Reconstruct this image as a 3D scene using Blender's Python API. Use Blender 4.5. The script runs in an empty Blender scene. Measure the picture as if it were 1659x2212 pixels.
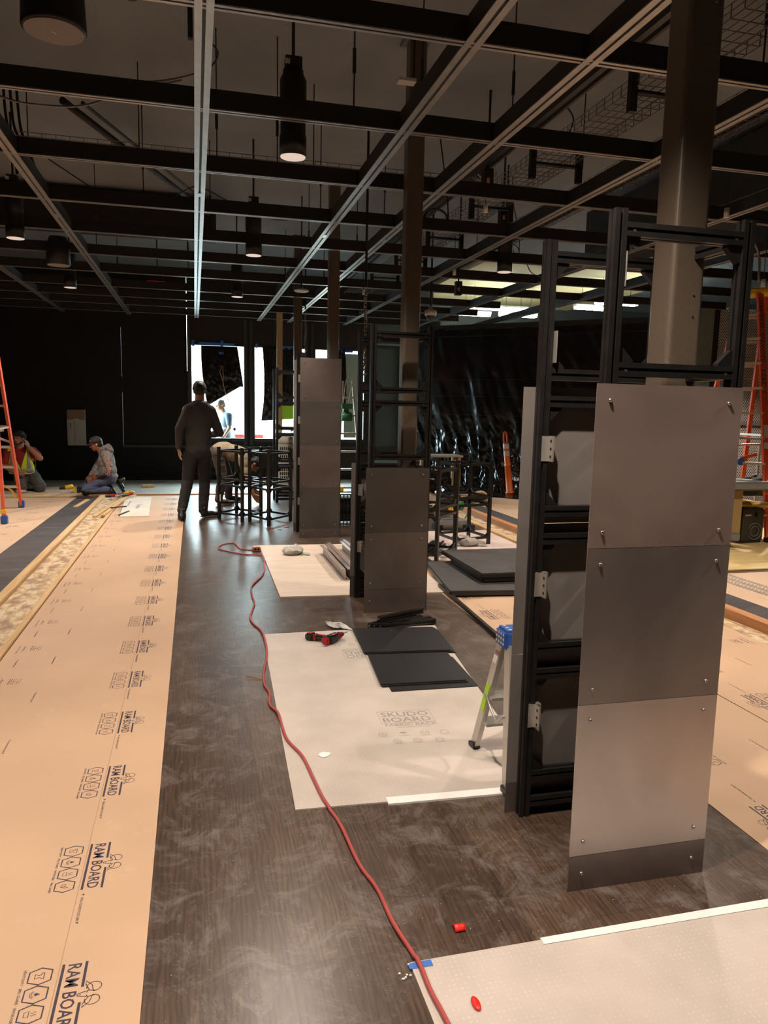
import bpy, bmesh, math, random
from mathutils import Vector, Matrix, noise
random.seed(4)
PI = math.pi
C = bpy.context.scene.collection
S = bpy.context.scene

# ------------------------------------------------------------------ camera
cam = bpy.data.cameras.new('camera'); camo = bpy.data.objects.new('camera', cam); C.objects.link(camo)
CAMR = ((0.96986961, 0.01306837, -0.24327383), (-0.24270119, 0.13868639, -0.96013657), (0.02119135, 0.99025012, 0.13767943))
M4 = Matrix.Identity(4)
for i in range(3):
    for j in range(3):
        M4[i][j] = CAMR[i][j]
M4.translation = (0, 0, 1.55)
camo.matrix_world = M4
cam.sensor_fit = 'HORIZONTAL'; cam.sensor_width = 36.0; cam.lens = 36.0 * 1620.0 / 1659.0
cam.clip_start = 0.05; cam.clip_end = 200
S.camera = camo

# ------------------------------------------------------------------ exposure
S.view_settings.view_transform = 'Standard'; S.view_settings.look = 'None'
S.view_settings.gamma = 1.0; S.view_settings.use_curve_mapping = False
S.view_settings.exposure = 0.0
S.cycles.max_bounces = 7; S.cycles.diffuse_bounces = 4; S.cycles.glossy_bounces = 4
S.cycles.transmission_bounces = 4; S.cycles.transparent_max_bounces = 8
S.cycles.caustics_reflective = False; S.cycles.caustics_refractive = False
S.cycles.sample_clamp_indirect = 4.0
S.cycles.use_denoising = True

# ------------------------------------------------------------------ world: bright overcast daylight
w = bpy.data.worlds.new('daylight'); S.world = w; w.use_nodes = True
bg = w.node_tree.nodes['Background']; bg.inputs[0].default_value = (0.72, 0.94, 1.0, 1); bg.inputs[1].default_value = 52.0

# window portals only guide the sampling of the sky
for k in range(3):
    pl = bpy.data.lights.new('window_portal', 'AREA'); pl.shape = 'RECTANGLE'; pl.size = 1.04; pl.size_y = 1.86
    pl.cycles.is_portal = True
    po = bpy.data.objects.new('window_portal', pl); C.objects.link(po)
    po.location = (0.475 + 1.255 * k, 16.02, 1.79); po.rotation_euler = (-PI / 2, 0, 0)

LAMP_POWER = 230.0
LAMP_COL = (1.0, 0.84, 0.70)

# ================================================================== helpers
def nt(name):
    m = bpy.data.materials.new(name); m.use_nodes = True
    t = m.node_tree
    return m, t, t.nodes['Principled BSDF']

def N(t, kind, **kw):
    n = t.nodes.new(kind)
    for k, v in kw.items():
        setattr(n, k, v)
    return n

def ramp(t, stops, interp='LINEAR'):
    r = N(t, 'ShaderNodeValToRGB'); r.color_ramp.interpolation = interp
    e = r.color_ramp.elements
    while len(e) < len(stops): e.new(0.5)
    for x, (p, c) in zip(e, stops):
        x.position = p; x.color = (c[0], c[1], c[2], 1) if not isinstance(c, (int, float)) else (c, c, c, 1)
    return r

def coords(t, scale=(1, 1, 1), src='Object', rot=(0, 0, 0)):
    tc = N(t, 'ShaderNodeTexCoord'); mp = N(t, 'ShaderNodeMapping')
    mp.inputs['Scale'].default_value = scale; mp.inputs['Rotation'].default_value = rot
    t.links.new(tc.outputs[src], mp.inputs[0])
    return mp.outputs[0]

def pm(name, col, rough=0.6, metal=0.0, var=0.0, vscale=6.0, bump=0.0, bscale=60.0, spec=0.5, emit=None, estr=0.0, col2=None, stretch=(1, 1, 1), coat=0.0):
    """plain procedural material: base colour with noise variation and optional bump"""
    m, t, b = nt(name)
    b.inputs['Roughness'].default_value = rough; b.inputs['Metallic'].default_value = metal
    b.inputs['Specular IOR Level'].default_value = spec; b.inputs['Coat Weight'].default_value = coat
    co = coords(t, stretch)
    n = N(t, 'ShaderNodeTexNoise'); n.inputs['Scale'].default_value = vscale; n.inputs['Detail'].default_value = 5
    t.links.new(co, n.inputs['Vector'])
    c2 = col2 if col2 else tuple(max(0, c * (1 - var)) for c in col)
    c1 = col if col2 else tuple(min(1, c * (1 + var)) for c in col)
    r = ramp(t, [(0.32, c2), (0.68, c1)]); t.links.new(n.outputs[0], r.inputs[0]); t.links.new(r.outputs[0], b.inputs['Base Color'])
    if bump:
        n2 = N(t, 'ShaderNodeTexNoise'); n2.inputs['Scale'].default_value = bscale; n2.inputs['Detail'].default_value = 4
        t.links.new(co, n2.inputs['Vector'])
        bp = N(t, 'ShaderNodeBump'); bp.inputs['Strength'].default_value = bump; bp.inputs['Distance'].default_value = 0.01
        t.links.new(n2.outputs[0], bp.inputs['Height']); t.links.new(bp.outputs[0], b.inputs['Normal'])
    if emit:
        b.inputs['Emission Color'].default_value = (*emit, 1); b.inputs['Emission Strength'].default_value = estr
    return m

class MB:
    """mesh builder"""
    def __init__(s): s.b = bmesh.new()
    def box(s, c, d, R=None, bev=0.0):
        hx, hy, hz = d[0] / 2, d[1] / 2, d[2] / 2
        cs = [(-hx, -hy, -hz), (hx, -hy, -hz), (hx, hy, -hz), (-hx, hy, -hz), (-hx, -hy, hz), (hx, -hy, hz), (hx, hy, hz), (-hx, hy, hz)]
        v = []
        for q in cs:
            q = Vector(q)
            if R: q = R @ q
            v.append(s.b.verts.new(q + Vector(c)))
        fs = [(0, 3, 2, 1), (4, 5, 6, 7), (0, 1, 5, 4), (1, 2, 6, 5), (2, 3, 7, 6), (3, 0, 4, 7)]
        ff = [s.b.faces.new([v[i] for i in f]) for f in fs]
        if bev:
            es = list({e for f in ff for e in f.edges})
            bmesh.ops.bevel(s.b, geom=es, offset=bev, segments=2, affect='EDGES')
        return s
    def bb(s, a, b2, bev=0.0):
        return s.box(((a[0] + b2[0]) / 2, (a[1] + b2[1]) / 2, (a[2] + b2[2]) / 2), (abs(b2[0] - a[0]), abs(b2[1] - a[1]), abs(b2[2] - a[2])), bev=bev)
    def prism(s, pts, z0, z1):
        lo = [s.b.verts.new((p[0], p[1], z0)) for p in pts]; hi = [s.b.verts.new((p[0], p[1], z1)) for p in pts]
        n = len(pts)
        s.b.faces.new(hi); s.b.faces.new(lo[::-1])
        for i in range(n):
            s.b.faces.new([lo[i], lo[(i + 1) % n], hi[(i + 1) % n], hi[i]])
        return s
    def sweep(s, p0, p1, sec, up=(0, 0, 1)):
        """extrude the closed 2-D section sec along p0->p1"""
        p0 = Vector(p0); p1 = Vector(p1); d = (p1 - p0).normalized(); u = Vector(up)
        if abs(d.dot(u)) > 0.95: u = Vector((1, 0, 0))
        x = d.cross(u).normalized(); y = x.cross(d).normalized()
        A = [s.b.verts.new(p0 + x * a + y * b_) for a, b_ in sec]; B = [s.b.verts.new(p1 + x * a + y * b_) for a, b_ in sec]
        n = len(sec)
        for i in range(n): s.b.faces.new([A[i], A[(i + 1) % n], B[(i + 1) % n], B[i]])
        s.b.faces.new(A[::-1]); s.b.faces.new(B)
        return s
    def bar(s, p0, p1, w_, h_, up=(0, 0, 1)):
        return s.sweep(p0, p1, [(-w_ / 2, -h_ / 2), (w_ / 2, -h_ / 2), (w_ / 2, h_ / 2), (-w_ / 2, h_ / 2)], up)
    def cyl(s, p0, p1, r0, r1=None, n=16):
        r1 = r0 if r1 is None else r1
        p0 = Vector(p0); p1 = Vector(p1); d = (p1 - p0).normalized(); u = Vector((0, 0, 1)) if abs(d.z) < 0.95 else Vector((1, 0, 0))
        x = d.cross(u).normalized(); y = x.cross(d).normalized()
        A = [s.b.verts.new(p0 + (x * math.cos(2 * PI * i / n) + y * math.sin(2 * PI * i / n)) * r0) for i in range(n)]
        B = [s.b.verts.new(p1 + (x * math.cos(2 * PI * i / n) + y * math.sin(2 * PI * i / n)) * r1) for i in range(n)]
        for i in range(n):
            f = s.b.faces.new([A[i], A[(i + 1) % n], B[(i + 1) % n], B[i]]); f.smooth = n > 8
        s.b.faces.new(A[::-1]); s.b.faces.new(B)
        return s
    def tube(s, pts, r, n=8, closed=False):
        pts = [Vector(p) for p in pts]; rings = []; m = len(pts); px = None
        for i, p in enumerate(pts):
            a = pts[(i - 1) % m] if (i > 0 or closed) else p; c = pts[(i + 1) % m] if (i < m - 1 or closed) else p
            d = (c - a)
            d = d.normalized() if d.length > 1e-9 else Vector((0, 0, 1))
            if px is None:
                u = Vector((0, 0, 1)) if abs(d.z) < 0.9 else Vector((1, 0, 0)); px = d.cross(u).normalized()
            px = (px - d * px.dot(d)).normalized(); y = d.cross(px)
            rr = r[i] if isinstance(r, (list, tuple)) else r
            rings.append([s.b.verts.new(p + (px * math.cos(2 * PI * k / n) + y * math.sin(2 * PI * k / n)) * rr) for k in range(n)])
        for i in range(m if closed else m - 1):
            A, B = rings[i], rings[(i + 1) % m]
            for k in range(n):
                f = s.b.faces.new([A[k], A[(k + 1) % n], B[(k + 1) % n], B[k]]); f.smooth = True
        if not closed:
            s.b.faces.new(rings[0][::-1]); s.b.faces.new(rings[-1])
        return s
    def lathe(s, c, prof, n=24, R=None):
        """profile [(r,z)] round the local z axis at c"""
        c = Vector(c); rings = []
        for r, z in prof:
            ring = []
            for i in range(n):
                q = Vector((r * math.cos(2 * PI * i / n), r * math.sin(2 * PI * i / n), z))
                if R: q = R @ q
                ring.append(s.b.verts.new(q + c))
            rings.append(ring)
        for A, B in zip(rings, rings[1:]):
            for i in range(n):
                f = s.b.faces.new([A[i], A[(i + 1) % n], B[(i + 1) % n], B[i]]); f.smooth = True
        s.b.faces.new(rings[0][::-1]); s.b.faces.new(rings[-1])
        return s
    def ell(s, c, r, R=None, seg=20, rings=12):
        c = Vector(c); M = Matrix.Translation(c) @ ((R.to_4x4()) if R else Matrix.Identity(4)) @ Matrix.Diagonal((r[0], r[1], r[2], 1))
        g = bmesh.ops.create_uvsphere(s.b, u_segments=seg, v_segments=rings, radius=1, matrix=M)
        for v in g['verts']:
            for f in v.link_faces: f.smooth = True
        return s
    def cap(s, p0, p1, r0, r1=None, n=14):
        """capsule with tapering radius"""
        r1 = r0 if r1 is None else r1
        s.cyl(p0, p1, r0, r1, n); s.ell(p0, (r0, r0, r0), seg=n, rings=8); s.ell(p1, (r1, r1, r1), seg=n, rings=8)
        return s
    def poly(s, pts):
        s.b.faces.new([s.b.verts.new(p) for p in pts]); return s
    def grid(s, f, nu, nv, smooth=True):
        V = [[s.b.verts.new(f(i / nu, j / nv)) for j in range(nv + 1)] for i in range(nu + 1)]
        for i in range(nu):
            for j in range(nv):
                q = s.b.faces.new([V[i][j], V[i + 1][j], V[i + 1][j + 1], V[i][j + 1]]); q.smooth = smooth
        return s

def wloc(o):
    v = Vector((0, 0, 0))
    while o is not None:
        v += o.location; o = o.parent
    return v

def obj(name, mb, mat, parent=None, recalc=True):
    me = bpy.data.meshes.new(name)
    if recalc: bmesh.ops.recalc_face_normals(mb.b, faces=mb.b.faces[:])
    mb.b.to_mesh(me); mb.b.free()
    o = bpy.data.objects.new(name, me); C.objects.link(o)
    if mat: me.materials.append(mat)
    if parent is not None:
        me.transform(Matrix.Translation(-wloc(parent)))
        o.parent = parent
    return o

def tag(o, label, cat, group=None, kind=None):
    o['label'] = label; o['category'] = cat
    if group: o['group'] = group
    if kind: o['kind'] = kind
    return o

def thing(name, label, cat, loc=(0, 0, 0), group=None):
    o = bpy.data.objects.new(name, None); C.objects.link(o); o.location = loc; o.empty_display_size = 0.05
    return tag(o, label, cat, group)

def struct(name, mb, mat, parent=None):
    o = obj(name, mb, mat, parent)
    if parent is None: o['kind'] = 'structure'
    return o

def solid(o, th, off=0):
    m = o.modifiers.new('thick', 'SOLIDIFY'); m.thickness = th; m.offset = off
    return o

# ---- flat lettering ------------------------------------------------
_txt = {}
def text_geo(txt, bold=0.0):
    key = (txt, bold)
    if key not in _txt:
        cu = bpy.data.curves.new('t', 'FONT'); cu.body = txt; cu.size = 1.0; cu.resolution_u = 2; cu.offset = bold
        o = bpy.data.objects.new('t', cu); C.objects.link(o)
        dg = bpy.context.evaluated_depsgraph_get(); me = bpy.data.meshes.new_from_object(o.evaluated_get(dg))
        vs = [tuple(v.co[:2]) for v in me.vertices]; fs = [tuple(p.vertices) for p in me.polygons]
        bpy.data.objects.remove(o); bpy.data.curves.remove(cu); bpy.data.meshes.remove(me)
        x0 = min(v[0] for v in vs); x1 = max(v[0] for v in vs); y0 = min(v[1] for v in vs); y1 = max(v[1] for v in vs)
        vs = [((v[0] - x0) / (x1 - x0), (v[1] - y0) / (y1 - y0)) for v in vs]
        _txt[key] = (vs, fs)
    return _txt[key]

class Flat:
    """2-D ink: triangles in (u,v), later laid on a surface with a frame (origin, eu, ev)"""
    def __init__(s): s.v = []; s.f = []
    def text(s, txt, u0, v0, w_, h_, bold=0.0):
        vs, fs = text_geo(txt, bold); k = len(s.v)
        s.v += [(u0 + a * w_, v0 + b_ * h_) for a, b_ in vs]; s.f += [tuple(i + k for i in f) for f in fs]; return s
    def rect(s, u0, v0, u1, v1):
        k = len(s.v); s.v += [(u0, v0), (u1, v0), (u1, v1), (u0, v1)]; s.f.append((k, k + 1, k + 2, k + 3)); return s
    def stroke(s, pts, w_, closed=False):
        m = len(pts); L = []
        for i in range(m):
            a = pts[(i - 1) % m] if (i > 0 or closed) else pts[i]; c = pts[(i + 1) % m] if (i < m - 1 or closed) else pts[i]
            dx, dy = c[0] - a[0], c[1] - a[1]; l = math.hypot(dx, dy) or 1
            L.append((-dy / l * w_ / 2, dx / l * w_ / 2))
        k = len(s.v)
        for (p, n_) in zip(pts, L): s.v += [(p[0] + n_[0], p[1] + n_[1]), (p[0] - n_[0], p[1] - n_[1])]
        for i in range(m if closed else m - 1):
            j = (i + 1) % m; s.f.append((k + 2 * i, k + 2 * i + 1, k + 2 * j + 1, k + 2 * j))
        return s
    def fill(s, pts):
        k = len(s.v); s.v += list(pts); s.f.append(tuple(range(k, k + len(pts)))); return s
    def ring(s, u, v, r, w_, n=16, a0=0, a1=2 * PI, ry=None):
        full = abs(a1 - a0 - 2 * PI) < 1e-6; ry = ry or r
        m = n if full else n + 1
        return s.stroke([(u + r * math.cos(a0 + (a1 - a0) * i / n), v + ry * math.sin(a0 + (a1 - a0) * i / n)) for i in range(m)], w_, full)
    def lay(s, mb, o, eu, ev):
        o = Vector(o); eu = Vector(eu); ev = Vector(ev)
        V = [mb.b.verts.new(o + eu * a + ev * b_) for a, b_ in s.v]
        for f in s.f:
            try: mb.b.faces.new([V[i] for i in f])
            except ValueError: pass

def slot(w_=0.04):
    """T-slot profile section"""
    h = w_ / 2; g = w_ * 0.11; d = w_ * 0.2
    q = [(-h, -h), (-g, -h), (-g, -h + d), (g, -h + d), (g, -h), (h, -h)]
    sec = []
    for k in range(4):
        c, s_ = round(math.cos(k * PI / 2)), round(math.sin(k * PI / 2))
        sec += [(a * c - b_ * s_, a * s_ + b_ * c) for a, b_ in q[:-1]]
    return sec
SLOT = slot(0.04)

# ================================================================== materials
def floor_wood():
    m, t, b = nt('dark_oak_floor'); b.inputs['Specular IOR Level'].default_value = 0.75
    co = coords(t, (1, 1, 1))
    br = N(t, 'ShaderNodeTexBrick'); br.inputs['Scale'].default_value = 1.0
    br.inputs['Brick Width'].default_value = 1.9; br.inputs['Row Height'].default_value = 0.24; br.inputs['Mortar Size'].default_value = 0.0012
    br.inputs['Color1'].default_value = (0.058, 0.035, 0.024, 1); br.inputs['Color2'].default_value = (0.092, 0.058, 0.038, 1); br.inputs['Mortar'].default_value = (0.040, 0.027, 0.02, 1)
    cr = coords(t, (1, 1, 1), rot=(0, 0, PI / 2)); t.links.new(cr, br.inputs['Vector'])
    # grain
    gc = coords(t, (9, 1.3, 1)); gn = N(t, 'ShaderNodeTexNoise'); gn.inputs['Scale'].default_value = 3.0; gn.inputs['Detail'].default_value = 4; gn.inputs['Distortion'].default_value = 0.3
    t.links.new(gc, gn.inputs['Vector'])
    wv = N(t, 'ShaderNodeTexWave'); wv.inputs['Scale'].default_value = 7.0; wv.inputs['Distortion'].default_value = 13.0; wv.inputs['Detail'].default_value = 3; wv.inputs['Detail Scale'].default_value = 0.9
    wc = coords(t, (2.6, 0.42, 1)); t.links.new(wc, wv.inputs['Vector'])
    mx = N(t, 'ShaderNodeMixRGB', blend_type='MULTIPLY'); mx.inputs[0].default_value = 0.55
    r1 = ramp(t, [(0.25, 0.75), (0.75, 1.25)]); t.links.new(gn.outputs[0], r1.inputs[0])
    t.links.new(br.outputs[0], mx.inputs[1]); t.links.new(r1.outputs[0], mx.inputs[2])
    mx2 = N(t, 'ShaderNodeMixRGB', blend_type='MULTIPLY'); mx2.inputs[0].default_value = 0.5
    r2 = ramp(t, [(0.1, 0.55), (0.6, 1.25)]); t.links.new(wv.outputs[0], r2.inputs[0])
    t.links.new(mx.outputs[0], mx2.inputs[1]); t.links.new(r2.outputs[0], mx2.inputs[2])
    fn = N(t, 'ShaderNodeTexNoise'); fn.inputs['Scale'].default_value = 4.0; fn.inputs['Detail'].default_value = 3; fc_ = coords(t, (28, 1.6, 1)); t.links.new(fc_, fn.inputs['Vector'])
    r6 = ramp(t, [(0.35, 0.6), (0.65, 1.3)]); t.links.new(fn.outputs[0], r6.inputs[0])
    mx4 = N(t, 'ShaderNodeMixRGB', blend_type='MULTIPLY'); mx4.inputs[0].default_value = 0.6; t.links.new(mx2.outputs[0], mx4.inputs[1]); t.links.new(r6.outputs[0], mx4.inputs[2]); mx2 = mx4
    # dusty footprints
    dn = N(t, 'ShaderNodeTexNoise'); dn.inputs['Scale'].default_value = 6.0; dn.inputs['Detail'].default_value = 12; dn.inputs['Roughness'].default_value = 0.82; dn.inputs['Distortion'].default_value = 0.8
    t.links.new(co, dn.inputs['Vector'])
    r3 = ramp(t, [(0.49, 0.0), (0.68, 0.8)]); t.links.new(dn.outputs[0], r3.inputs[0])
    sp = N(t, 'ShaderNodeTexVoronoi'); sp.inputs['Scale'].default_value = 26.0; t.links.new(co, sp.inputs['Vector'])
    r4 = ramp(t, [(0.03, 0.9), (0.06, 0.0)]); t.links.new(sp.outputs['Distance'], r4.inputs[0])
    big = N(t, 'ShaderNodeTexNoise'); big.inputs['Scale'].default_value = 9.0; t.links.new(co, big.inputs['Vector'])
    r5 = ramp(t, [(0.52, 0.0), (0.60, 1.0)]); t.links.new(big.outputs[0], r5.inputs[0])
    mm = N(t, 'ShaderNodeMath', operation='MULTIPLY'); t.links.new(r4.outputs[0], mm.inputs[0]); t.links.new(r5.outputs[0], mm.inputs[1])
    ma = N(t, 'ShaderNodeMath', operation='MAXIMUM'); t.links.new(r3.outputs[0], ma.inputs[0]); t.links.new(mm.outputs[0], ma.inputs[1])
    mx3 = N(t, 'ShaderNodeMixRGB'); mx3.inputs[2].default_value = (0.215, 0.185, 0.17, 1)
    t.links.new(ma.outputs[0], mx3.inputs[0]); t.links.new(mx2.outputs[0], mx3.inputs[1]); t.links.new(mx3.outputs[0], b.inputs['Base Color'])
    b.inputs['Roughness'].default_value = 0.31
    return m
def cardboard(name='tan_cardboard', col=(0.60, 0.40, 0.26)):
    m, t, b = nt(name); b.inputs['Roughness'].default_value = 0.55
    co = coords(t, (1, 1, 1))
    n1 = N(t, 'ShaderNodeTexNoise'); n1.inputs['Scale'].default_value = 1.1; n1.inputs['Detail'].default_value = 6; t.links.new(co, n1.inputs['Vector'])
    r1 = ramp(t, [(0.3, tuple(c * 0.90 for c in col)), (0.7, tuple(min(1, c * 1.08) for c in col))]); t.links.new(n1.outputs[0], r1.inputs[0])
    n2 = N(t, 'ShaderNodeTexNoise'); n2.inputs['Scale'].default_value = 5.0; n2.inputs['Detail'].default_value = 10; n2.inputs['Roughness'].default_value = 0.75; t.links.new(co, n2.inputs['Vector'])
    r2 = ramp(t, [(0.58, 0.0), (0.78, 0.5)]); t.links.new(n2.outputs[0], r2.inputs[0])
    mx = N(t, 'ShaderNodeMixRGB'); mx.inputs[2].default_value = (0.74, 0.58, 0.44, 1)
    t.links.new(r2.outputs[0], mx.inputs[0]); t.links.new(r1.outputs[0], mx.inputs[1]); t.links.new(mx.outputs[0], b.inputs['Base Color'])
    bp = N(t, 'ShaderNodeBump'); bp.inputs['Strength'].default_value = 0.25; bp.inputs['Distance'].default_value = 0.01
    t.links.new(n1.outputs[0], bp.inputs['Height']); t.links.new(bp.outputs[0], b.inputs['Normal'])
    return m
def dotted_board():
    m, t, b = nt('dimpled_protection_board'); b.inputs['Roughness'].default_value = 0.5
    co = coords(t, (1, 1, 1))
    vo = N(t, 'ShaderNodeTexVoronoi'); vo.inputs['Scale'].default_value = 62.0; vo.inputs['Randomness'].default_value = 0.12; t.links.new(co, vo.inputs['Vector'])
    n1 = N(t, 'ShaderNodeTexNoise'); n1.inputs['Scale'].default_value = 2.4; n1.inputs['Detail'].default_value = 6; t.links.new(co, n1.inputs['Vector'])
    r0 = ramp(t, [(0.3, (0.58, 0.51, 0.455)), (0.7, (0.68, 0.61, 0.55))]); t.links.new(n1.outputs[0], r0.inputs[0])
    r1 = ramp(t, [(0.22, 1.0), (0.40, 0.80)]); t.links.new(vo.outputs['Distance'], r1.inputs[0])
    rd = ramp(t, [(0.35, 0.45), (0.65, 1.0)]); n3 = N(t, 'ShaderNodeTexNoise'); n3.inputs['Scale'].default_value = 4.0; t.links.new(co, n3.inputs['Vector']); t.links.new(n3.outputs[0], rd.inputs[0])
    mx = N(t, 'ShaderNodeMixRGB', blend_type='MULTIPLY'); t.links.new(rd.outputs[0], mx.inputs[0]); t.links.new(r0.outputs[0], mx.inputs[1]); t.links.new(r1.outputs[0], mx.inputs[2])
    n2 = N(t, 'ShaderNodeTexNoise'); n2.inputs['Scale'].default_value = 7.0; n2.inputs['Detail'].default_value = 9; n2.inputs['Roughness'].default_value = 0.7; t.links.new(co, n2.inputs['Vector'])
    r2 = ramp(t, [(0.70, 0.0), (0.74, 0.8)]); t.links.new(n2.outputs[0], r2.inputs[0])
    mx2 = N(t, 'ShaderNodeMixRGB'); mx2.inputs[2].default_value = (0.85, 0.8, 0.72, 1)
    t.links.new(r2.outputs[0], mx2.inputs[0]); t.links.new(mx.outputs[0], mx2.inputs[1]); t.links.new(mx2.outputs[0], b.inputs['Base Color'])
    bp = N(t, 'ShaderNodeBump'); bp.inputs['Strength'].default_value = 0.3; bp.inputs['Distance'].default_value = 0.002
    t.links.new(r1.outputs[0], bp.inputs['Height']); t.links.new(bp.outputs[0], b.inputs['Normal'])
    return m
def steel_plate(name, c1, c2, rough=0.42, metal=0.85, scale=1.6):
    m, t, b = nt(name); b.inputs['Metallic'].default_value = metal
    co = coords(t, (1, 1, 1))
    n1 = N(t, 'ShaderNodeTexNoise'); n1.inputs['Scale'].default_value = scale; n1.inputs['Detail'].default_value = 3; n1.inputs['Distortion'].default_value = 0.8; t.links.new(co, n1.inputs['Vector'])
    r1 = ramp(t, [(0.32, c1), (0.7, c2)]); t.links.new(n1.outputs[0], r1.inputs[0])
    n2 = N(t, 'ShaderNodeTexNoise'); n2.inputs['Scale'].default_value = 9.0; n2.inputs['Detail'].default_value = 9; n2.inputs['Roughness'].default_value = 0.72; t.links.new(co, n2.inputs['Vector'])
    r2 = ramp(t, [(0.66, 0.0), (0.78, 0.35)]); t.links.new(n2.outputs[0], r2.inputs[0])
    mx = N(t, 'ShaderNodeMixRGB'); mx.inputs[2].default_value = (0.42, 0.38, 0.35, 1)
    t.links.new(r2.outputs[0], mx.inputs[0]); t.links.new(r1.outputs[0], mx.inputs[1]); t.links.new(mx.outputs[0], b.inputs['Base Color'])
    rr = ramp(t, [(0.3, rough - 0.06), (0.7, rough + 0.08)]); t.links.new(n2.outputs[0], rr.inputs[0]); t.links.new(rr.outputs[0], b.inputs['Roughness'])
    return m
def pine(name='pine_lumber', col=(0.72, 0.50, 0.26), col2=(0.55, 0.34, 0.15), st=(14, 0.8, 14)):
    return pm(name, col, 0.6, col2=col2, vscale=2.5, stretch=st)
def mottled(name, stops, scale=5.0, rough=0.6, st=(1, 1, 1), dist=1.0, bump=0.0, spec=0.5):
    m, t, b = nt(name); b.inputs['Roughness'].default_value = rough; b.inputs['Specular IOR Level'].default_value = spec
    co = coords(t, st)
    n = N(t, 'ShaderNodeTexNoise'); n.inputs['Scale'].default_value = scale; n.inputs['Detail'].default_value = 9; n.inputs['Roughness'].default_value = 0.65; n.inputs['Distortion'].default_value = dist
    t.links.new(co, n.inputs['Vector']); r = ramp(t, stops); t.links.new(n.outputs[0], r.inputs[0]); t.links.new(r.outputs[0], b.inputs['Base Color'])
    if bump:
        bp = N(t, 'ShaderNodeBump'); bp.inputs['Strength'].default_value = bump; bp.inputs['Distance'].default_value = 0.02
        t.links.new(n.outputs[0], bp.inputs['Height']); t.links.new(bp.outputs[0], b.inputs['Normal'])
    return m

M = {}
M['floor'] = floor_wood()
M['card'] = cardboard()
M['card2'] = cardboard('pale_cardboard', (0.66, 0.47, 0.33))
M['ink'] = pm('violet_black_ink', (0.045, 0.035, 0.055), 0.6)
M['ink_grey'] = pm('grey_ink', (0.30, 0.27, 0.24), 0.6)
M['ink_red'] = pm('faded_red_ink', (0.55, 0.25, 0.25), 0.6)
M['skudo'] = dotted_board()
M['white_edge'] = pm('white_foam_edge', (0.85, 0.84, 0.82), 0.6)
M['plate'] = steel_plate('mill_scale_steel', (0.23, 0.178, 0.162), (0.46, 0.36, 0.33), 0.42, 0.5)
M['plate_b'] = steel_plate('mill_scale_steel_brown', (0.14, 0.123, 0.110), (0.22, 0.195, 0.175), 0.42, 0.5)
M['plate_m'] = steel_plate('mill_scale_steel_cool', (0.20, 0.175, 0.165), (0.38, 0.325, 0.305), 0.42, 0.55, 1.2)
M['plate_k'] = steel_plate('mill_scale_steel_dark', (0.095, 0.087, 0.080), (0.145, 0.133, 0.122), 0.42, 0.5)
M['plate_l'] = steel_plate('worn_bright_steel', (0.46, 0.40, 0.37), (0.66, 0.58, 0.54), 0.36, 0.6)
M['plate_d'] = steel_plate('dark_steel_skirt', (0.15, 0.125, 0.115), (0.24, 0.20, 0.185), 0.38, 0.6)
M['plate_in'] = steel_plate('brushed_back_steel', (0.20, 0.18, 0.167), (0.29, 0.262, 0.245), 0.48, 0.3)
M['black_plate'] = pm('black_painted_plate', (0.011, 0.011, 0.013), 0.42, var=0.2, vscale=2.0)
M['bolt'] = pm('bolt_steel', (0.55, 0.53, 0.5), 0.3, 0.95)
M['black_alu'] = pm('black_anodised_profile', (0.022, 0.021, 0.021), 0.34, 0.35, var=0.2, vscale=20, spec=0.6)
M['frame_black'] = pm('black_frame', (0.011, 0.0105, 0.0105), 0.5, 0.1, spec=0.4)
M['col'] = pm('brown_painted_steel', (0.105, 0.082, 0.060), 0.34, 0.0, var=0.08, vscale=90, bump=0.10, bscale=260, spec=0.6)
M['grid_black'] = pm('black_strut_web', (0.010, 0.010, 0.010), 0.6)
M['grid_lip'] = pm('galvanised_strut_lip', (0.42, 0.40, 0.38), 0.36, 0.85, var=0.1, vscale=12)
M['lip_sheen'] = pm('window_sheen_lip', (0.66, 0.68, 0.66), 0.33, 0.8, var=0.08, vscale=12)  # lighter copy of the galvanised lip, window reflection put into its colour
M['wire'] = pm('galvanised_wire', (0.20, 0.17, 0.15), 0.45, 0.6)
M['black_rubber'] = pm('black_cable_rubber', (0.015, 0.015, 0.015), 0.5)
M['ceil'] = pm('dark_grey_ceiling_paint', (0.215, 0.235, 0.262), 0.85, var=0.10, vscale=1.2)
M['wall_black'] = pm('black_wall_panel', (0.0095, 0.0085, 0.008), 0.6, var=0.15, vscale=2, spec=0.3)
M['wall_grey'] = pm('dark_grey_wall_panel', (0.06, 0.066, 0.064), 0.6, var=0.08, vscale=2)
M['wall_teal'] = pm('grey_green_drywall', (0.19, 0.24, 0.23), 0.7, var=0.1, vscale=2)
M['win_frame'] = pm('charcoal_window_frame', (0.03, 0.033, 0.033), 0.45)
M['concrete'] = mottled('pale_concrete', [(0.3, (0.30, 0.29, 0.25)), (0.7, (0.46, 0.45, 0.40))], 3.0, 0.45)
M['poly'] = pm('black_plastic_sheet', (0.008, 0.008, 0.009), 0.22, spec=0.6, bump=0.35, bscale=5)
M['tape_blue'] = pm('blue_painters_tape', (0.05, 0.16, 0.52), 0.6)
M['pine'] = pine()
M['pine_x'] = pine('pine_lumber_cross', st=(0.8, 14, 14))
M['pine_dark'] = pine('reddish_lumber', (0.55, 0.27, 0.12), (0.42, 0.19, 0.08))
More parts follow.
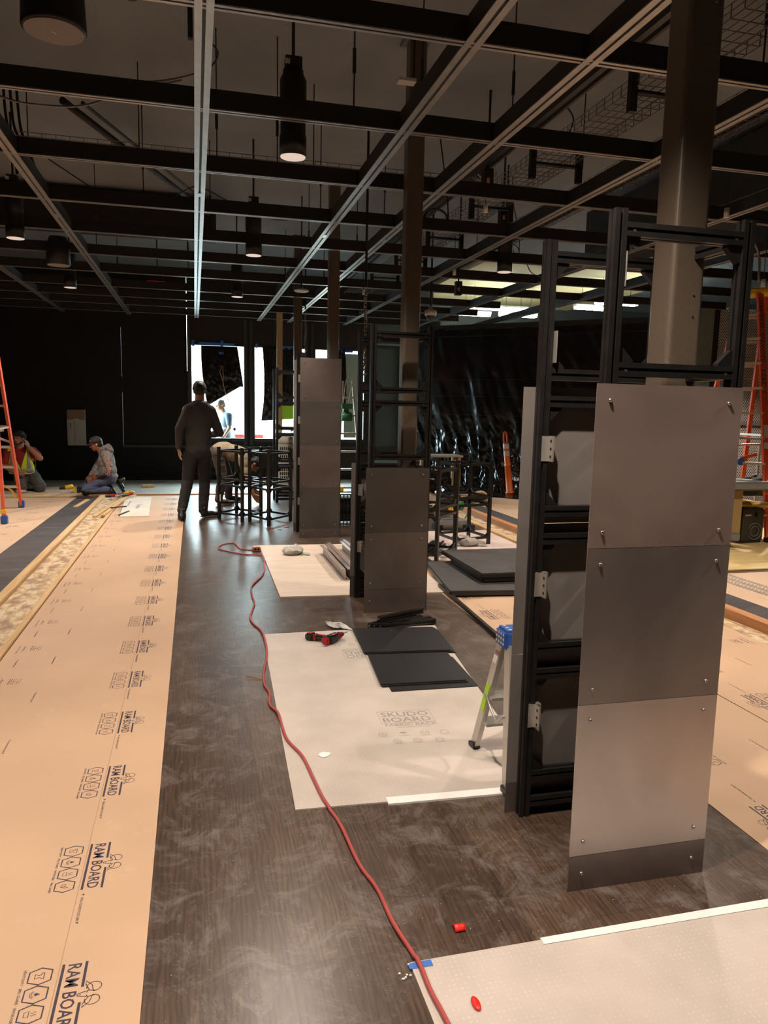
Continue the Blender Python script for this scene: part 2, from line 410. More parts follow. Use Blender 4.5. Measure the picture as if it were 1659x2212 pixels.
M['splatter'] = mottled('paint_splattered_subfloor', [(0.28, (0.30, 0.11, 0.08)), (0.42, (0.36, 0.24, 0.17)), (0.52, (0.58, 0.42, 0.22)), (0.60, (0.74, 0.62, 0.48)), (0.66, (0.34, 0.28, 0.20)), (0.76, (0.85, 0.80, 0.72))], 7.0, 0.6, (1.6, 0.8, 1), 0.25)
M['dark_strip'] = mottled('dark_scuffed_floor', [(0.35, (0.055, 0.052, 0.056)), (0.6, (0.10, 0.095, 0.10)), (0.8, (0.30, 0.27, 0.25))], 3.0, 0.45, (0.9, 3.5, 1), 0.6)
M['ply'] = mottled('pale_plywood', [(0.3, (0.60, 0.49, 0.40)), (0.7, (0.74, 0.63, 0.53))], 2.2, 0.55, (0.8, 5, 1), 1.5)
M['ply_white'] = mottled('whitish_plywood', [(0.3, (0.66, 0.60, 0.50)), (0.7, (0.80, 0.75, 0.66))], 2.2, 0.55)
M['osb'] = mottled('yellow_plywood', [(0.3, (0.58, 0.42, 0.17)), (0.7, (0.78, 0.60, 0.28))], 2.4, 0.6, (1, 4, 1))
M['pinkboard'] = mottled('pinkish_board', [(0.3, (0.55, 0.42, 0.38)), (0.7, (0.74, 0.62, 0.57))], 4.0, 0.6)
M['cord'] = pm('red_cord_jacket', (0.42, 0.075, 0.07), 0.45, bump=0.2, bscale=200)
M['red'] = pm('red_plastic', (0.75, 0.02, 0.015), 0.35)
M['tool_red'] = pm('tool_red_plastic', (0.42, 0.018, 0.02), 0.4)
M['tool_black'] = pm('tool_black_rubber', (0.02, 0.02, 0.02), 0.5)
M['yellow_tool'] = pm('yellow_tool_plastic', (0.80, 0.50, 0.02), 0.45)
M['foil'] = pm('white_foil_packet', (0.62, 0.61, 0.60), 0.35, 0.1, bump=0.6, bscale=25)
M['clear'] = pm('cloudy_plastic_bag', (0.52, 0.49, 0.45), 0.2, bump=0.9, bscale=18, spec=0.8)
M['orange'] = pm('orange_fibreglass', (0.72, 0.10, 0.035), 0.42, var=0.08)
M['alu'] = pm('brushed_aluminium', (0.66, 0.63, 0.58), 0.34, 0.75, var=0.08, vscale=8)
M['alu_pale'] = pm('pale_aluminium_tread', (0.68, 0.60, 0.53), 0.45, 0.4)
M['rubber_blue'] = pm('blue_rubber', (0.03, 0.10, 0.36), 0.5)
M['ladder_yellow'] = pm('yellow_plastic', (0.85, 0.52, 0.03), 0.45)
M['delin'] = pm('safety_orange_plastic', (0.90, 0.17, 0.02), 0.45)
M['reflect'] = pm('reflective_white_band', (0.78, 0.74, 0.68), 0.35)
M['white'] = pm('white_paint', (0.62, 0.60, 0.56), 0.5)
M['white_bright'] = pm('bright_white_plastic', (0.8, 0.78, 0.74), 0.4)
M['paper'] = pm('brown_kraft_paper', (0.36, 0.23, 0.14), 0.7, bump=0.3, bscale=15)
M['lens_on'] = pm('lit_lamp_lens', (0.9, 0.85, 0.8), 0.4, emit=(1.0, 0.80, 0.68), estr=0.55)
M['grille'] = pm('speaker_grille', (0.25, 0.21, 0.19), 0.6, bump=0.4, bscale=500)
M['tube_on'] = pm('lit_fluorescent_tube', (1, 1, 1), 0.4, emit=(0.90, 1.0, 0.96), estr=60.0)
M['red_led'] = pm('red_strobe_lens', (0.6, 0.02, 0.02), 0.3, emit=(1, 0.05, 0.03), estr=0.3)
M['chain'] = pm('steel_chain', (0.30, 0.27, 0.24), 0.35, 0.9)
M['green'] = pm('green_painted_metal', (0.03, 0.20, 0.07), 0.45)
M['lime'] = pm('lime_green_notice', (0.45, 0.80, 0.03), 0.5)
M['duct'] = pm('black_duct', (0.018, 0.018, 0.018), 0.55)
M['soffit'] = pm('pale_yellow_soffit', (0.88, 0.74, 0.40), 0.8)
M['mesh_metal'] = pm('expanded_metal', (0.72, 0.68, 0.62), 0.4, 0.15)
M['skin'] = pm('skin', (0.42, 0.20, 0.12), 0.55, var=0.08, vscale=30)
M['skin_red'] = pm('ruddy_skin', (0.36, 0.13, 0.07), 0.5, var=0.1, vscale=30)
M['hair'] = pm('dark_hair', (0.012, 0.009, 0.008), 0.5, bump=0.6, bscale=90)
M['hair_brown'] = pm('brown_hair', (0.045, 0.03, 0.02), 0.5, bump=0.6, bscale=90)
M['eye'] = pm('eye', (0.02, 0.015, 0.01), 0.2)
M['cloth_black'] = pm('black_cloth', (0.011, 0.0105, 0.0105), 0.8, var=0.2, bump=0.5, bscale=14)
M['cloth_char'] = pm('charcoal_knit', (0.036, 0.033, 0.031), 0.85, var=0.1, bump=0.5, bscale=10)
M['cloth_red'] = pm('red_knit_shirt', (0.30, 0.015, 0.025), 0.8, var=0.15, bump=0.5, bscale=14)
M['cloth_tan'] = pm('tan_cotton_shirt', (0.40, 0.32, 0.22), 0.85, var=0.12, bump=0.8, bscale=14)
M['cloth_grey'] = pm('grey_work_trousers', (0.085, 0.075, 0.068), 0.85, var=0.2, bump=0.8, bscale=14)
M['denim'] = pm('blue_denim', (0.085, 0.105, 0.19), 0.85, var=0.25, bump=0.7, bscale=16)
M['tiedye'] = mottled('grey_tie_dye_fleece', [(0.36, (0.10, 0.095, 0.10)), (0.5, (0.24, 0.215, 0.20)), (0.66, (0.46, 0.40, 0.36))], 7.0, 0.9, (1, 1, 1), 1.5, 0.3)
M['hivis'] = pm('lime_yellow_mesh_vest', (0.62, 0.80, 0.02), 0.6, bump=0.3, bscale=20)
M['silver_tape'] = pm('silver_reflective_tape', (0.30, 0.27, 0.26), 0.4)
M['navy'] = pm('blue_grey_t_shirt', (0.05, 0.085, 0.12), 0.8, bump=0.4, bscale=12)
M['shoe'] = pm('black_leather', (0.014, 0.013, 0.012), 0.45)
M['sole'] = pm('brown_rubber_sole', (0.075, 0.055, 0.04), 0.7)
M['pave'] = mottled('sunlit_pavement', [(0.3, (0.55, 0.55, 0.55)), (0.7, (0.7, 0.7, 0.7))], 1.0, 0.9)
M['orange_cloth'] = pm('orange_jacket_cloth', (0.55, 0.20, 0.03), 0.8, bump=0.7, bscale=14)
M['ochre_cloth'] = pm('ochre_canvas', (0.50, 0.36, 0.11), 0.85, bump=0.8, bscale=12)
M['gold'] = pm('tan_metal_cabinet', (0.42, 0.29, 0.13), 0.4, 0.2, var=0.12, vscale=2)
M['red_metal'] = pm('dark_red_metal', (0.36, 0.03, 0.025), 0.45)
M['grey_plastic'] = pm('grey_plastic', (0.20, 0.20, 0.19), 0.5)
m, t, b = nt('window_glass'); t.nodes.remove(b)
tr = N(t, 'ShaderNodeBsdfTransparent'); gl = N(t, 'ShaderNodeBsdfGlossy'); gl.inputs['Roughness'].default_value = 0.03; mxs = N(t, 'ShaderNodeMixShader'); mxs.inputs[0].default_value = 0.06
t.links.new(tr.outputs[0], mxs.inputs[1]); t.links.new(gl.outputs[0], mxs.inputs[2]); t.links.new(mxs.outputs[0], t.nodes['Material Output'].inputs['Surface'])
M['glass'] = m

# ================================================================== THE SETTING
D = 15.83            # back wall
GZ = 3.20            # underside of the strut grid
CZ = 4.2             # slab
struct('floor', MB().bb((-7, -4, -0.1), (13, 13.2, 0.0)), M['floor'])
struct('floor', MB().bb((-7, 13.2, -0.1), (13, 18.3, 0.0)), M['concrete'])
struct('ceiling', MB().bb((-7, -4, CZ), (13, 18.3, CZ + 0.2)), M['ceil'])
struct('wall_left', MB().bb((-7.1, -4, 0), (-7, 16, CZ)), M['wall_black'])
struct('wall_right', MB().bb((13, -4, 0), (13.1, 18.3, CZ)), M['wall_grey'])
struct('wall_front', MB().bb((-7, -4.1, 0), (13, -4, CZ)), M['wall_grey'])
# back wall: separate panels with hairline gaps where daylight leaks through
g = 0.0035
mb = MB(); mb.bb((-7.1, D, 0), (-1.383 - g, D + 0.1, CZ)); struct('wall_back', mb, M['wall_black'])
mb = MB(); mb.bb((-1.383 + g, D, 0.0), (-0.13 - g, D + 0.1, 0.255)); mb.bb((-1.383 + g, D, 0.258), (-0.13 - g, D + 0.1, 0.715)); mb.bb((-1.383 + g, D, 0.7175), (-0.13 - g, D + 0.1, CZ))
mb.bb((-1.383 - g, D + 0.02, 3.0), (-1.383 + g, D + 0.1, CZ)); mb.bb((-1.383 - g, D + 0.02, 1.75), (-1.383 + g, D + 0.1, 2.05)); mb.bb((-1.383 - g, D + 0.02, 0), (-1.383 + g, D + 0.1, 0.7)); mb.bb((-0.13 - g, D + 0.02, 0), (-0.13 + g, D + 0.1, 2.2)); mb.bb((-1.3, D + 0.02, 0.25), (-0.9, D + 0.1, 0.26)); mb.bb((-1.38, D + 0.02, 0.71), (-0.75, D + 0.1, 0.72))
struct('wall_back', mb, M['wall_black'])
mb = MB()
xs = [-0.045 + 1.255 * k for k in range(3)]
mb.bb((-0.13 + g, D, 0), (3.62, D + 0.1, 0.86)); mb.bb((-0.13 + g, D, 2.72), (3.62, D + 0.1, CZ))
prev = -0.13 + g
for x in xs: mb.bb((prev, D, 0.86), (x, D + 0.1, 2.72)); prev = x + 1.04
mb.bb((prev, D, 0.86), (3.62, D + 0.1, 2.72))
struct('wall_back', mb, pm('brown_black_wall_panel', (0.030, 0.0215, 0.018), 0.6, var=0.12, vscale=2, spec=0.3))
struct('wall_back', MB().bb((3.62, D, 0), (4.9, D + 0.1, CZ)), M['wall_grey'])
struct('wall_side', MB().bb((4.9, D, 0), (5.0, 18.3, CZ)), M['wall_grey'])
struct('wall_far', MB().bb((5.0, 18.2, 0), (13, 18.3, CZ)), M['wall_grey'])
struct('trim_1', MB().bb((-1.38, D - 0.03, 0.66), (4.9, D, 0.71)), M['win_frame'])
struct('trim_2', MB().bb((-1.38, D - 0.02, 0.16), (4.9, D, 0.25)), M['wall_black'])
struct('baseboard_back', MB().bb((-7, D - 0.015, 0.0), (4.9, D, 0.10)), M['wall_black'])
mb = MB()
for x in (3.70, 4.30): mb.bb((x, D - 0.05, 0.36), (x + 0.05, D, 3.2))
mb.bb((3.70, D - 0.05, 2.86), (4.35, D, 2.9)); mb.bb((3.70, D - 0.05, 0.36), (4.35, D, 0.42))
struct('trim_3', mb, M['wall_teal'])
mb = MB()
for x in (0.99, 1.105, 2.25, 2.36, -0.13): mb.bb((x, D - 0.035, 0.72), (x + 0.06, D, 3.25))
struct('trim_4', mb, M['win_frame'])
for k, x in enumerate(xs):
    mb = MB()
    mb.bb((x - 0.03, D - 0.02, 0.83), (x, D + 0.1, 2.75)); mb.bb((x + 1.04, D - 0.02, 0.83), (x + 1.07, D + 0.1, 2.75)); mb.bb((x, D - 0.02, 0.80), (x + 1.04, D + 0.1, 0.86)); mb.bb((x, D - 0.02, 2.72), (x + 1.04, D + 0.1, 2.75))
    wo = struct('window_%d' % (k + 1), mb, M['win_frame'])
    obj('pane', MB().bb((x, D + 0.06, 0.86), (x + 1.04, D + 0.066, 2.72)), M['glass'], wo)
# columns of brown-painted square tube (each stands inside one shelf tower)
def rsq(w_, r, n=5):
    out = []
    for cx, cy, a in ((1, 1, 0), (-1, 1, 90), (-1, -1, 180), (1, -1, 270)):
        for i in range(n + 1):
            q = math.radians(a + 90 * i / n); out.append((cx * (w_ / 2 - r) + r * math.cos(q), cy * (w_ / 2 - r) + r * math.sin(q)))
    return out
COLX = [1.615, 1.605, 1.60, 1.625]; COLY = [2.34, 5.65, 8.95, 12.3]
where = ['nearest, largest square brown steel column, rising out of the nearest shelf tower', 'square brown steel column rising out of the second shelf tower from the camera', 'slim brown steel column rising behind the tall fully clad tower', 'farthest slim brown steel column, beside the bare wooden stud']
for k in range(4):
    c = thing('steel_column', where[k], 'column', (COLX[k], COLY[k], 0), 'brown steel columns')
    mb = MB(); mb.prism([(COLX[k] + a, COLY[k] + b_) for a, b_ in rsq(0.127, 0.018)], 0.0, CZ)
    for f in mb.b.faces: f.smooth = False
    obj('shaft', mb, M['col'], c)
    mb = MB(); mb.bb((COLX[k] - 0.1, COLY[k] - 0.1, CZ - 0.015), (COLX[k] + 0.1, COLY[k] + 0.1, CZ)); obj('top_plate', mb, M['col'], c)
    if k == 0:
        for (dx, z) in ((0.02, 1.95), (0.022, 1.88), (0.024, 2.86)):
            mb = MB(); mb.cyl((COLX[0] + dx, COLY[0] - 0.064, z), (COLX[0] + dx, COLY[0] - 0.067, z), 0.0035, n=10); obj('screw', mb, M['bolt'], c)
tag(obj('wooden_stud', MB().bb((1.47, 13.98, 0), (1.57, 14.07, 3.36)), M['pine']), 'bare vertical wooden stud standing beside the second window', 'stud')

# ---- outside, seen through the windows
struct('ground_outside', MB().bb((-20, 16.3, -0.25), (30, 60, -0.15)), M['pave'])
mb = MB(); mb.bb((-6, 30, -0.15), (20, 30.3, 5.5)); tag(obj('building', mb, M['pave']), 'pale overexposed building across the street outside the windows', 'building')
bar = thing('site_barrier', 'low fence with red panels and a printed banner outside the windows', 'barrier', (2.0, 19.5, -0.15))
obj('rail', MB().bb((0.4, 19.5, 0.90), (4.6, 19.55, 0.96)), M['white_bright'], bar); obj('rail', MB().bb((0.4, 19.5, 0.45), (4.6, 19.55, 0.50)), M['white_bright'], bar)
for x in (0.95, 2.4, 4.2): obj('post', MB().bb((x, 19.5, -0.15), (x + 0.06, 19.56, 1.0)), M['grey_plastic'], bar)
obj('panel', MB().bb((1.0, 19.49, 0.52), (1.7, 19.50, 0.80)), M['red'], bar)
tag(obj('planter_wall', MB().bb((0.2, 24, -0.15), (7, 24.4, 1.35)), mottled('dry_stone_wall', [(0.3, (0.3, 0.25, 0.18)), (0.6, (0.6, 0.55, 0.45))], 8.0, 0.9)), 'pale stone garden wall beyond the fence outside', 'wall')

# ---- beyond the plastic curtain: pale soffit and fluorescent tubes
struct('ceiling', MB().bb((5.0, 12.6, CZ - 0.06), (9.4, 18.2, CZ)), M['soffit'])
def tube_light(x0, y0, x1, z, label):
    t = thing('fluorescent_light', label, 'light', ((x0 + x1) / 2, y0, z), 'lit tube lights above the plastic curtain')
    obj('housing', MB().bb((x0, y0 - 0.07, z + 0.02), (x1, y0 + 0.07, z + 0.07)), M['white'], t)
    for dy in (-0.05, 0.05): obj('tube', MB().cyl((x0 + 0.02, y0 + dy, z), (x1 - 0.02, y0 + dy, z), 0.032, n=12), M['tube_on'], t)
    for x in (x0 + 0.15, x1 - 0.15): obj('hanger', MB().cyl((x, y0, z + 0.07), (x, y0, CZ - 0.02), 0.004, n=6), M['black_rubber'], t)
tube_light(5.60, 15.3, 6.95, 3.68, 'upper left glowing tube light hanging beyond the black plastic curtain')
tube_light(5.62, 15.9, 6.35, 3.62, 'small glowing tube light low behind the plastic curtain, left one')
tube_light(6.60, 16.0, 7.5, 3.66, 'small glowing tube light low behind the plastic curtain, right one')
tube_light(7.55, 13.5, 8.45, 3.66, 'wide glowing tube light seen between the nearest tower posts')
tube_light(8.6, 13.1, 9.5, 3.75, 'glowing tube light seen just left of the nearest column')
tube_light(7.7, 14.6, 8.7, 3.70, 'dimmer tube light under the wide one behind the nearest tower')

# ---- wall at the right: drywall return and expanded-metal screen
struct('wall_return', MB().bb((7.72, 10.92, 0), (8.30, 11.02, 3.3)), M['wall_teal'])
mt = thing('mesh_screen', 'expanded-metal mesh partition behind the orange ladder', 'screen', (9.6, 10.9, 0))
mb = MB(); X0, X1, p = 8.30, 10.9, 0.044
import itertools
nx = int((X1 - X0) / p); nz = int(3.3 / (p * 1.15))
for i in range(nx):
    for j in range(nz):
        x = X0 + (i + 0.5) * p; z = (j + 0.5) * p * 1.15
        for sx, sz in ((1, 1), (-1, 1)):
            yo = 10.9 + 0.005 * sx; a = (x - sx * p / 2, yo, z - p * 0.575); c = (x + sx * p / 2, yo, z + p * 0.575)
            d = Vector((c[0] - a[0], 0, c[2] - a[2])).normalized(); q = Vector((-d.z, 0, d.x)) * 0.0068
            va = [mb.b.verts.new(Vector(a) + q), mb.b.verts.new(Vector(a) - q), mb.b.verts.new(Vector(c) - q), mb.b.verts.new(Vector(c) + q)]
            mb.b.faces.new(va)
so = obj('mesh_panel', mb, M['mesh_metal'], mt); solid(so, 0.003)
obj('frame', MB().bb((8.28, 10.86, 0), (8.34, 10.94, 3.3)), M['grid_black'], mt)
obj('cross_brace', MB().bar((8.3, 10.86, 1.42), (10.9, 10.86, 1.40), 0.03, 0.05), M['alu'], mt)
obj('backing', MB().bb((8.32, 11.25, 0), (13, 11.3, 3.3)), M['wall_black'], mt)

# ================================================================== FLOOR COVERINGS
def ram_logo():
    F = Flat(); w_ = 0.0055
    F.rect(0, 0, 0.26, 0.0075)
    F.text('RAM BOARD', 0.004, 0.016, 0.252, 0.036, 0.012)
    F.rect(0, 0.060, 0.096, 0.0675); F.rect(0.150, 0.060, 0.26, 0.0675)
    cu = 0.123; s_ = 0.0022
    for sg in (-1, 1):                                   # horns, ears, face of the ram's head
        F.stroke([(cu + sg * 0.006 + sg * 0.017 * (1 - math.cos(a)) * 1.0, 0.094 + 0.019 * math.sin(a)) for a in [i * 0.42 for i in range(13)]], s_)
        F.stroke([(cu + sg * 0.006, 0.094), (cu + sg * 0.030, 0.088), (cu + sg * 0.047, 0.071), (cu + sg * 0.034, 0.072), (cu + sg * 0.012, 0.083)], s_)
        F.stroke([(cu + sg * 0.008, 0.098), (cu + sg * 0.011, 0.083), (cu + sg * 0.007, 0.066), (cu + sg * 0.004, 0.056), (cu, 0.053)], s_)
        F.stroke([(cu + sg * 0.009, 0.080), (cu + sg * 0.004, 0.077)], s_)
    F.stroke([(cu - 0.003, 0.062), (cu + 0.003, 0.062)], 0.0016); F.stroke([(cu, 0.062), (cu, 0.058)], 0.0016)
    F.text('TM', 0.162, 0.072, 0.006, 0.004)
    names = ['HEAVY-DUTY', 'SPILL GUARD', 'VAPOR-CURE', 'WALL GUARD']
    for i in range(4):
        u = 0.032 + 0.066 * i; v = -0.052
        F.stroke([(u - 0.031, v), (u - 0.019, v + 0.029), (u + 0.019, v + 0.029), (u + 0.031, v), (u + 0.019, v - 0.029), (u - 0.019, v - 0.029)], 0.0042, True)
        if i == 0:   # anvil
            F.stroke([(u - 0.012, v + 0.010), (u + 0.013, v + 0.010), (u + 0.006, v + 0.001), (u + 0.004, v - 0.004), (u + 0.010, v - 0.013), (u - 0.010, v - 0.013), (u - 0.004, v - 0.004), (u - 0.004, v + 0.002), (u - 0.012, v + 0.004)], 0.002, True)
        elif i == 1:  # drop over ripples
            F.fill([(u, v + 0.012), (u + 0.0055, v + 0.001), (u, v - 0.004), (u - 0.0055, v + 0.001)])
            for r in (0.009, 0.013): F.ring(u, v - 0.001, r, 0.0016, 8, PI * 1.1, PI * 1.9)
        elif i == 2:  # vapour over a tray
            for dx in (-0.004, 0.005): F.stroke([(u + dx, v + 0.001), (u + dx + 0.002, v + 0.006), (u + dx - 0.002, v + 0.010), (u + dx, v + 0.015)], 0.0018)
            F.stroke([(u - 0.011, v - 0.004), (u + 0.011, v - 0.004), (u + 0.008, v - 0.015), (u - 0.008, v - 0.015)], 0.002, True)
        else:         # folded sheet
            F.stroke([(u - 0.010, v - 0.008), (u + 0.002, v - 0.012), (u + 0.010, v + 0.002), (u + 0.010, v + 0.013), (u, v), (u - 0.010, v + 0.004)], 0.002, True); F.stroke([(u, v), (u + 0.002, v - 0.012)], 0.0016)
        F.text(names[i], u - 0.030, -0.0975, 0.056, 0.0075, 0.01)
    return F
def fold_line():
    F = Flat(); F.text('WALL GUARD FOLD LINE', 0.018, 0.0, 0.112, 0.0085, 0.01)
    F.fill([(0.0, 0.0085), (0.010, 0.0085), (0.005, 0)]); F.fill([(0.134, 0.0085), (0.144, 0.0085), (0.139, 0)])
    return F
def small_marks():
    """faint cutting guide near the second edge of the roll"""
    F = Flat()
    F.text('RAM BOARD', 0, 0.0, 0.16, 0.010)
    F.stroke([(0.0, 0.03), (0.13, 0.03), (0.13, 0.055)], 0.002)
    for i in range(3): F.rect(0.018 + 0.03 * i, 0.075, 0.040 + 0.03 * i, 0.081); F.rect(0.018 + 0.03 * i, 0.088, 0.036 + 0.03 * i, 0.092); F.rect(0.018 + 0.03 * i, 0.035, 0.038 + 0.03 * i, 0.041)
    F.ring(0.05, 0.110, 0.022, 0.0025, 12, ry=0.012); F.ring(0.085, 0.110, 0.022, 0.0025, 12, ry=0.012); F.stroke([(0.02, 0.133), (0.11, 0.133)], 0.002)
    return F
LOGO, FOLD, SMALL = ram_logo(), fold_line(), small_marks()

def sheet(name, pts, z0, th, mat, label, cat='floor covering', group=None):
    mb = MB(); mb.prism(pts, z0, z0 + th); o = obj(name, mb, mat); tag(o, label, cat, group); return o

ZS = 0.003
# left walkway sheet with the big printed logos
sA = sheet('cardboard_sheet', [(-1.145, -2.5), (-0.150, -2.5), (-0.162, 10.05), (-0.165, 13.1), (-1.14, 13.1)], 0.0, ZS, M['card'], 'long tan cardboard floor protection with printed logos along the left walkway', group='cardboard floor protection')
mb = MB()
for k in range(-7, 18):
    y = 2.629 + 0.5925 * k; z = ZS + 0.0004
    LOGO.lay(mb, (-0.374, y, z), (0, -1, 0), (1, 0, 0))
    FOLD.lay(mb, (-0.367, y - 0.281, z), (0, -1, 0), (1, 0, 0)); FOLD.lay(mb, (-0.846, 4.765 - 0.5925 * (8 - k) + 8 * 0.5925 - 0.5925 * 4, z), (0, -1, 0), (1, 0, 0))
    SMALL.lay(mb, (-1.093, 5.01 + 0.5925 * (k - 4), z), (0, -1, 0), (1, 0, 0)); FOLD.lay(mb, (-1.052, 4.745 + 0.5925 * (k - 4), z), (0, -1, 0), (1, 0, 0))
obj('printed_lettering', mb, M['ink'], sA)
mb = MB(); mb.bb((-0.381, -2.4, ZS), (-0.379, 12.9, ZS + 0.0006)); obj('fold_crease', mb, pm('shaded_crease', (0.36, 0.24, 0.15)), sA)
# far left sheet
sB = sheet('cardboard_sheet', [(-4.8, 4.0), (-1.95, 4.0), (-1.93, 8.25), (-1.875, 12.9), (-4.8, 12.9)], 0.0, ZS, M['card2'], 'tan cardboard sheet under the orange stepladder at the left edge', group='cardboard floor protection')
mb = MB()
for k in range(14):
    y = 5.3 + 0.5925 * k
    for x in (-2.10, -3.05): SMALL.lay(mb, (x - 0.16, y, ZS + 0.0005), (0, -1, 0), (1, 0, 0)); FOLD.lay(mb, (x + 0.1, y + 0.2, ZS + 0.0005), (0, -1, 0), (1, 0, 0))
obj('printed_lettering', mb, M['ink'], sB)
# strips between: dark floor, lumber, splattered subfloor, lumber
sheet('rubber_floor_strip', [(-1.95, 4.0), (-1.515, 4.0), (-1.515, 12.75), (-1.875, 12.75), (-1.93, 8.25)], 0.0, 0.002, M['dark_strip'], 'scuffed dark grey floor strip left of the pine boards')
sheet('subfloor_strip', [(-1.44, 2.0), (-1.19, 2.0), (-1.19, 12.9), (-1.44, 12.9)], 0.0, 0.002, M['splatter'], 'paint-splattered subfloor strip between two pine boards on the left')
tag(obj('pine_board', MB().bb((-1.515, 2.0, 0.0), (-1.44, 12.95, 0.038), bev=0.003), M['pine']), 'long pine board edging the dark strip on the left', 'board', 'long pine boards on the left')
tag(obj('pine_board', MB().bb((-1.19, 2.0, 0.0), (-1.147, 12.95, 0.020), bev=0.002), M['pine']), 'thin long pine board touching the left cardboard walkway', 'board', 'long pine boards on the left')
# right-hand sheets
sC = sheet('cardboard_sheet', [(1.972, 0.9), (2.93, 0.9), (2.93, 7.2), (2.02, 7.2)], 0.0, ZS, M['card'], 'tan cardboard sheet running past the right side of the nearest tower', group='cardboard floor protection')
mb = MB()
for k in range(-2, 9): LOGO.lay(mb, (2.192, 2.10 + 0.5925 * k, ZS + 0.0004), (0, 1, 0), (-1, 0, 0)); FOLD.lay(mb, (2.185, 2.385 + 0.5925 * k, ZS + 0.0004), (0, 1, 0), (-1, 0, 0)); FOLD.lay(mb, (2.58, 2.75 + 0.5925 * k, ZS + 0.0004), (0, 1, 0), (-1, 0, 0))
obj('printed_lettering', mb, M['ink'], sC)
sD = sheet('cardboard_sheet', [(2.812, 0.9), (3.77, 0.9), (3.77, 7.0), (2.812, 7.0)], ZS + 0.001, ZS, M['card'], 'overlapping cardboard sheet at the right edge, farther from the nearest tower', group='cardboard floor protection')
mb = MB()
for k in range(-2, 7): LOGO.lay(mb, (2.995, 3.13 + 0.5925 * k, 0.0074), (0, 1, 0), (-1, 0, 0)); FOLD.lay(mb, (2.99, 3.415 + 0.5925 * k, 0.0074), (0, 1, 0), (-1, 0, 0)); SMALL.lay(mb, (3.7, 3.0 + 0.5925 * k, 0.0074), (0, 1, 0), (-1, 0, 0)); FOLD.lay(mb, (3.35, 3.8 + 0.5925 * k, 0.0074), (0, 1, 0), (-1, 0, 0))
mb.b.verts.ensure_lookup_table()
F = Flat(); F.stroke([(0, 0), (0.04, 0.03), (0.09, 0.035)], 0.006); F.stroke([(0.04, 0.03), (0.03, 0.07)], 0.006); F.lay(mb, (2.83, 3.62, 0.0074), (0, 1, 0), (-1, 0, 0))
obj('printed_lettering', mb, M['ink'], sD)
sheet('subfloor_strip', [(3.77, 2.0), (3.95, 2.0), (3.95, 12.5), (3.77, 12.5)], 0.0, 0.002, M['splatter'], 'paint-splattered subfloor strip beside the reddish lumber on the right')
tag(obj('pine_board', MB().bb((3.95, 2.0, 0.0), (4.05, 12.6, 0.075), bev=0.003), M['pine_dark']), 'reddish lumber on edge beside the dark strip on the right', 'board')
sheet('rubber_floor_strip', [(4.08, 2.0), (4.5, 2.0), (4.5, 12.8), (4.08, 12.8)], 0.0, 0.002, M['dark_strip'], 'scuffed dark grey floor strip on the right beyond the reddish lumber')
sE = sheet('cardboard_sheet', [(4.5, 3.0), (7.4, 3.0), (7.4, 6.2), (4.5, 6.2)], 0.0, ZS, M['card2'], 'pale cardboard sheet at the far right beyond the dark strip', group='cardboard floor protection')
mb = MB()
for k in range(5): SMALL.lay(mb, (4.95, 3.6 + 0.5925 * k, ZS + 0.0005), (0, 1, 0), (-1, 0, 0)); FOLD.lay(mb, (4.7, 3.4 + 0.5925 * k, ZS + 0.0005), (0, 1, 0), (-1, 0, 0))
obj('printed_lettering', mb, M['ink'], sE)
sF = sheet('cardboard_sheet', [(4.5, 6.9), (7.2, 6.9), (6.3, 12.3), (4.5, 13.4)], 0.0, ZS, M['card2'], 'pale cardboard sheet in front of the black plastic curtain', group='cardboard floor protection')
mb = MB()
for k in range(8): SMALL.lay(mb, (4.9, 8.0 + 0.5925 * k, ZS + 0.0005), (0, 1, 0), (-1, 0, 0)); SMALL.lay(mb, (5.6, 8.2 + 0.5925 * k, ZS + 0.0005), (0, 1, 0), (-1, 0, 0))
obj('printed_lettering', mb, M['ink'], sF)
sheet('plywood_sheet', [(5.1, 6.3), (8.4, 6.3), (8.4, 8.6), (5.6, 8.8)], 0.004, 0.012, M['osb'], 'yellowish plywood sheet under the cart at the far right')
mb = MB()
for i in range(46):
    for j in range(5):
        x = 4.80 + j * 0.055; y = 5.3 + i * 0.023
        mb.box((x + 0.018 * (i % 2), y, 0.009), (0.036, 0.006, 0.010), Matrix.Rotation(0.6 if j % 2 else -0.6, 3, 'Z'))
tag(obj('metal_lath_strip', mb, M['mesh_metal']), 'shiny jagged expanded-metal strip lying on cardboard at the right edge', 'metal strip')
sP = sheet('painted_board', [(2.35, 7.22), (3.75, 7.22), (3.75, 9.0), (2.35, 9.0)], 0.0, 0.005, M['pinkboard'], 'pinkish board with faded red print under the black cage frames', 'board')
mb = MB(); F = Flat(); F.text('WOOD', 0, 0, 0.35, 0.09); F.ring(0.50, 0.045, 0.10, 0.012, 18, ry=0.05); F.stroke([(0.56, 0.0), (0.68, 0.03)], 0.01); F.lay(mb, (2.95, 7.55, 0.0055), (1, -0.05, 0), (0.05, 1, 0)); mb2 = obj('red_print', mb, M['ink_red'], sP)
tag(obj('pine_board', MB().bb((3.64, 7.2, 0.0), (3.72, 12.4, 0.03)), M['pine']), 'pale thin lumber lying right of the black cage frames', 'board')
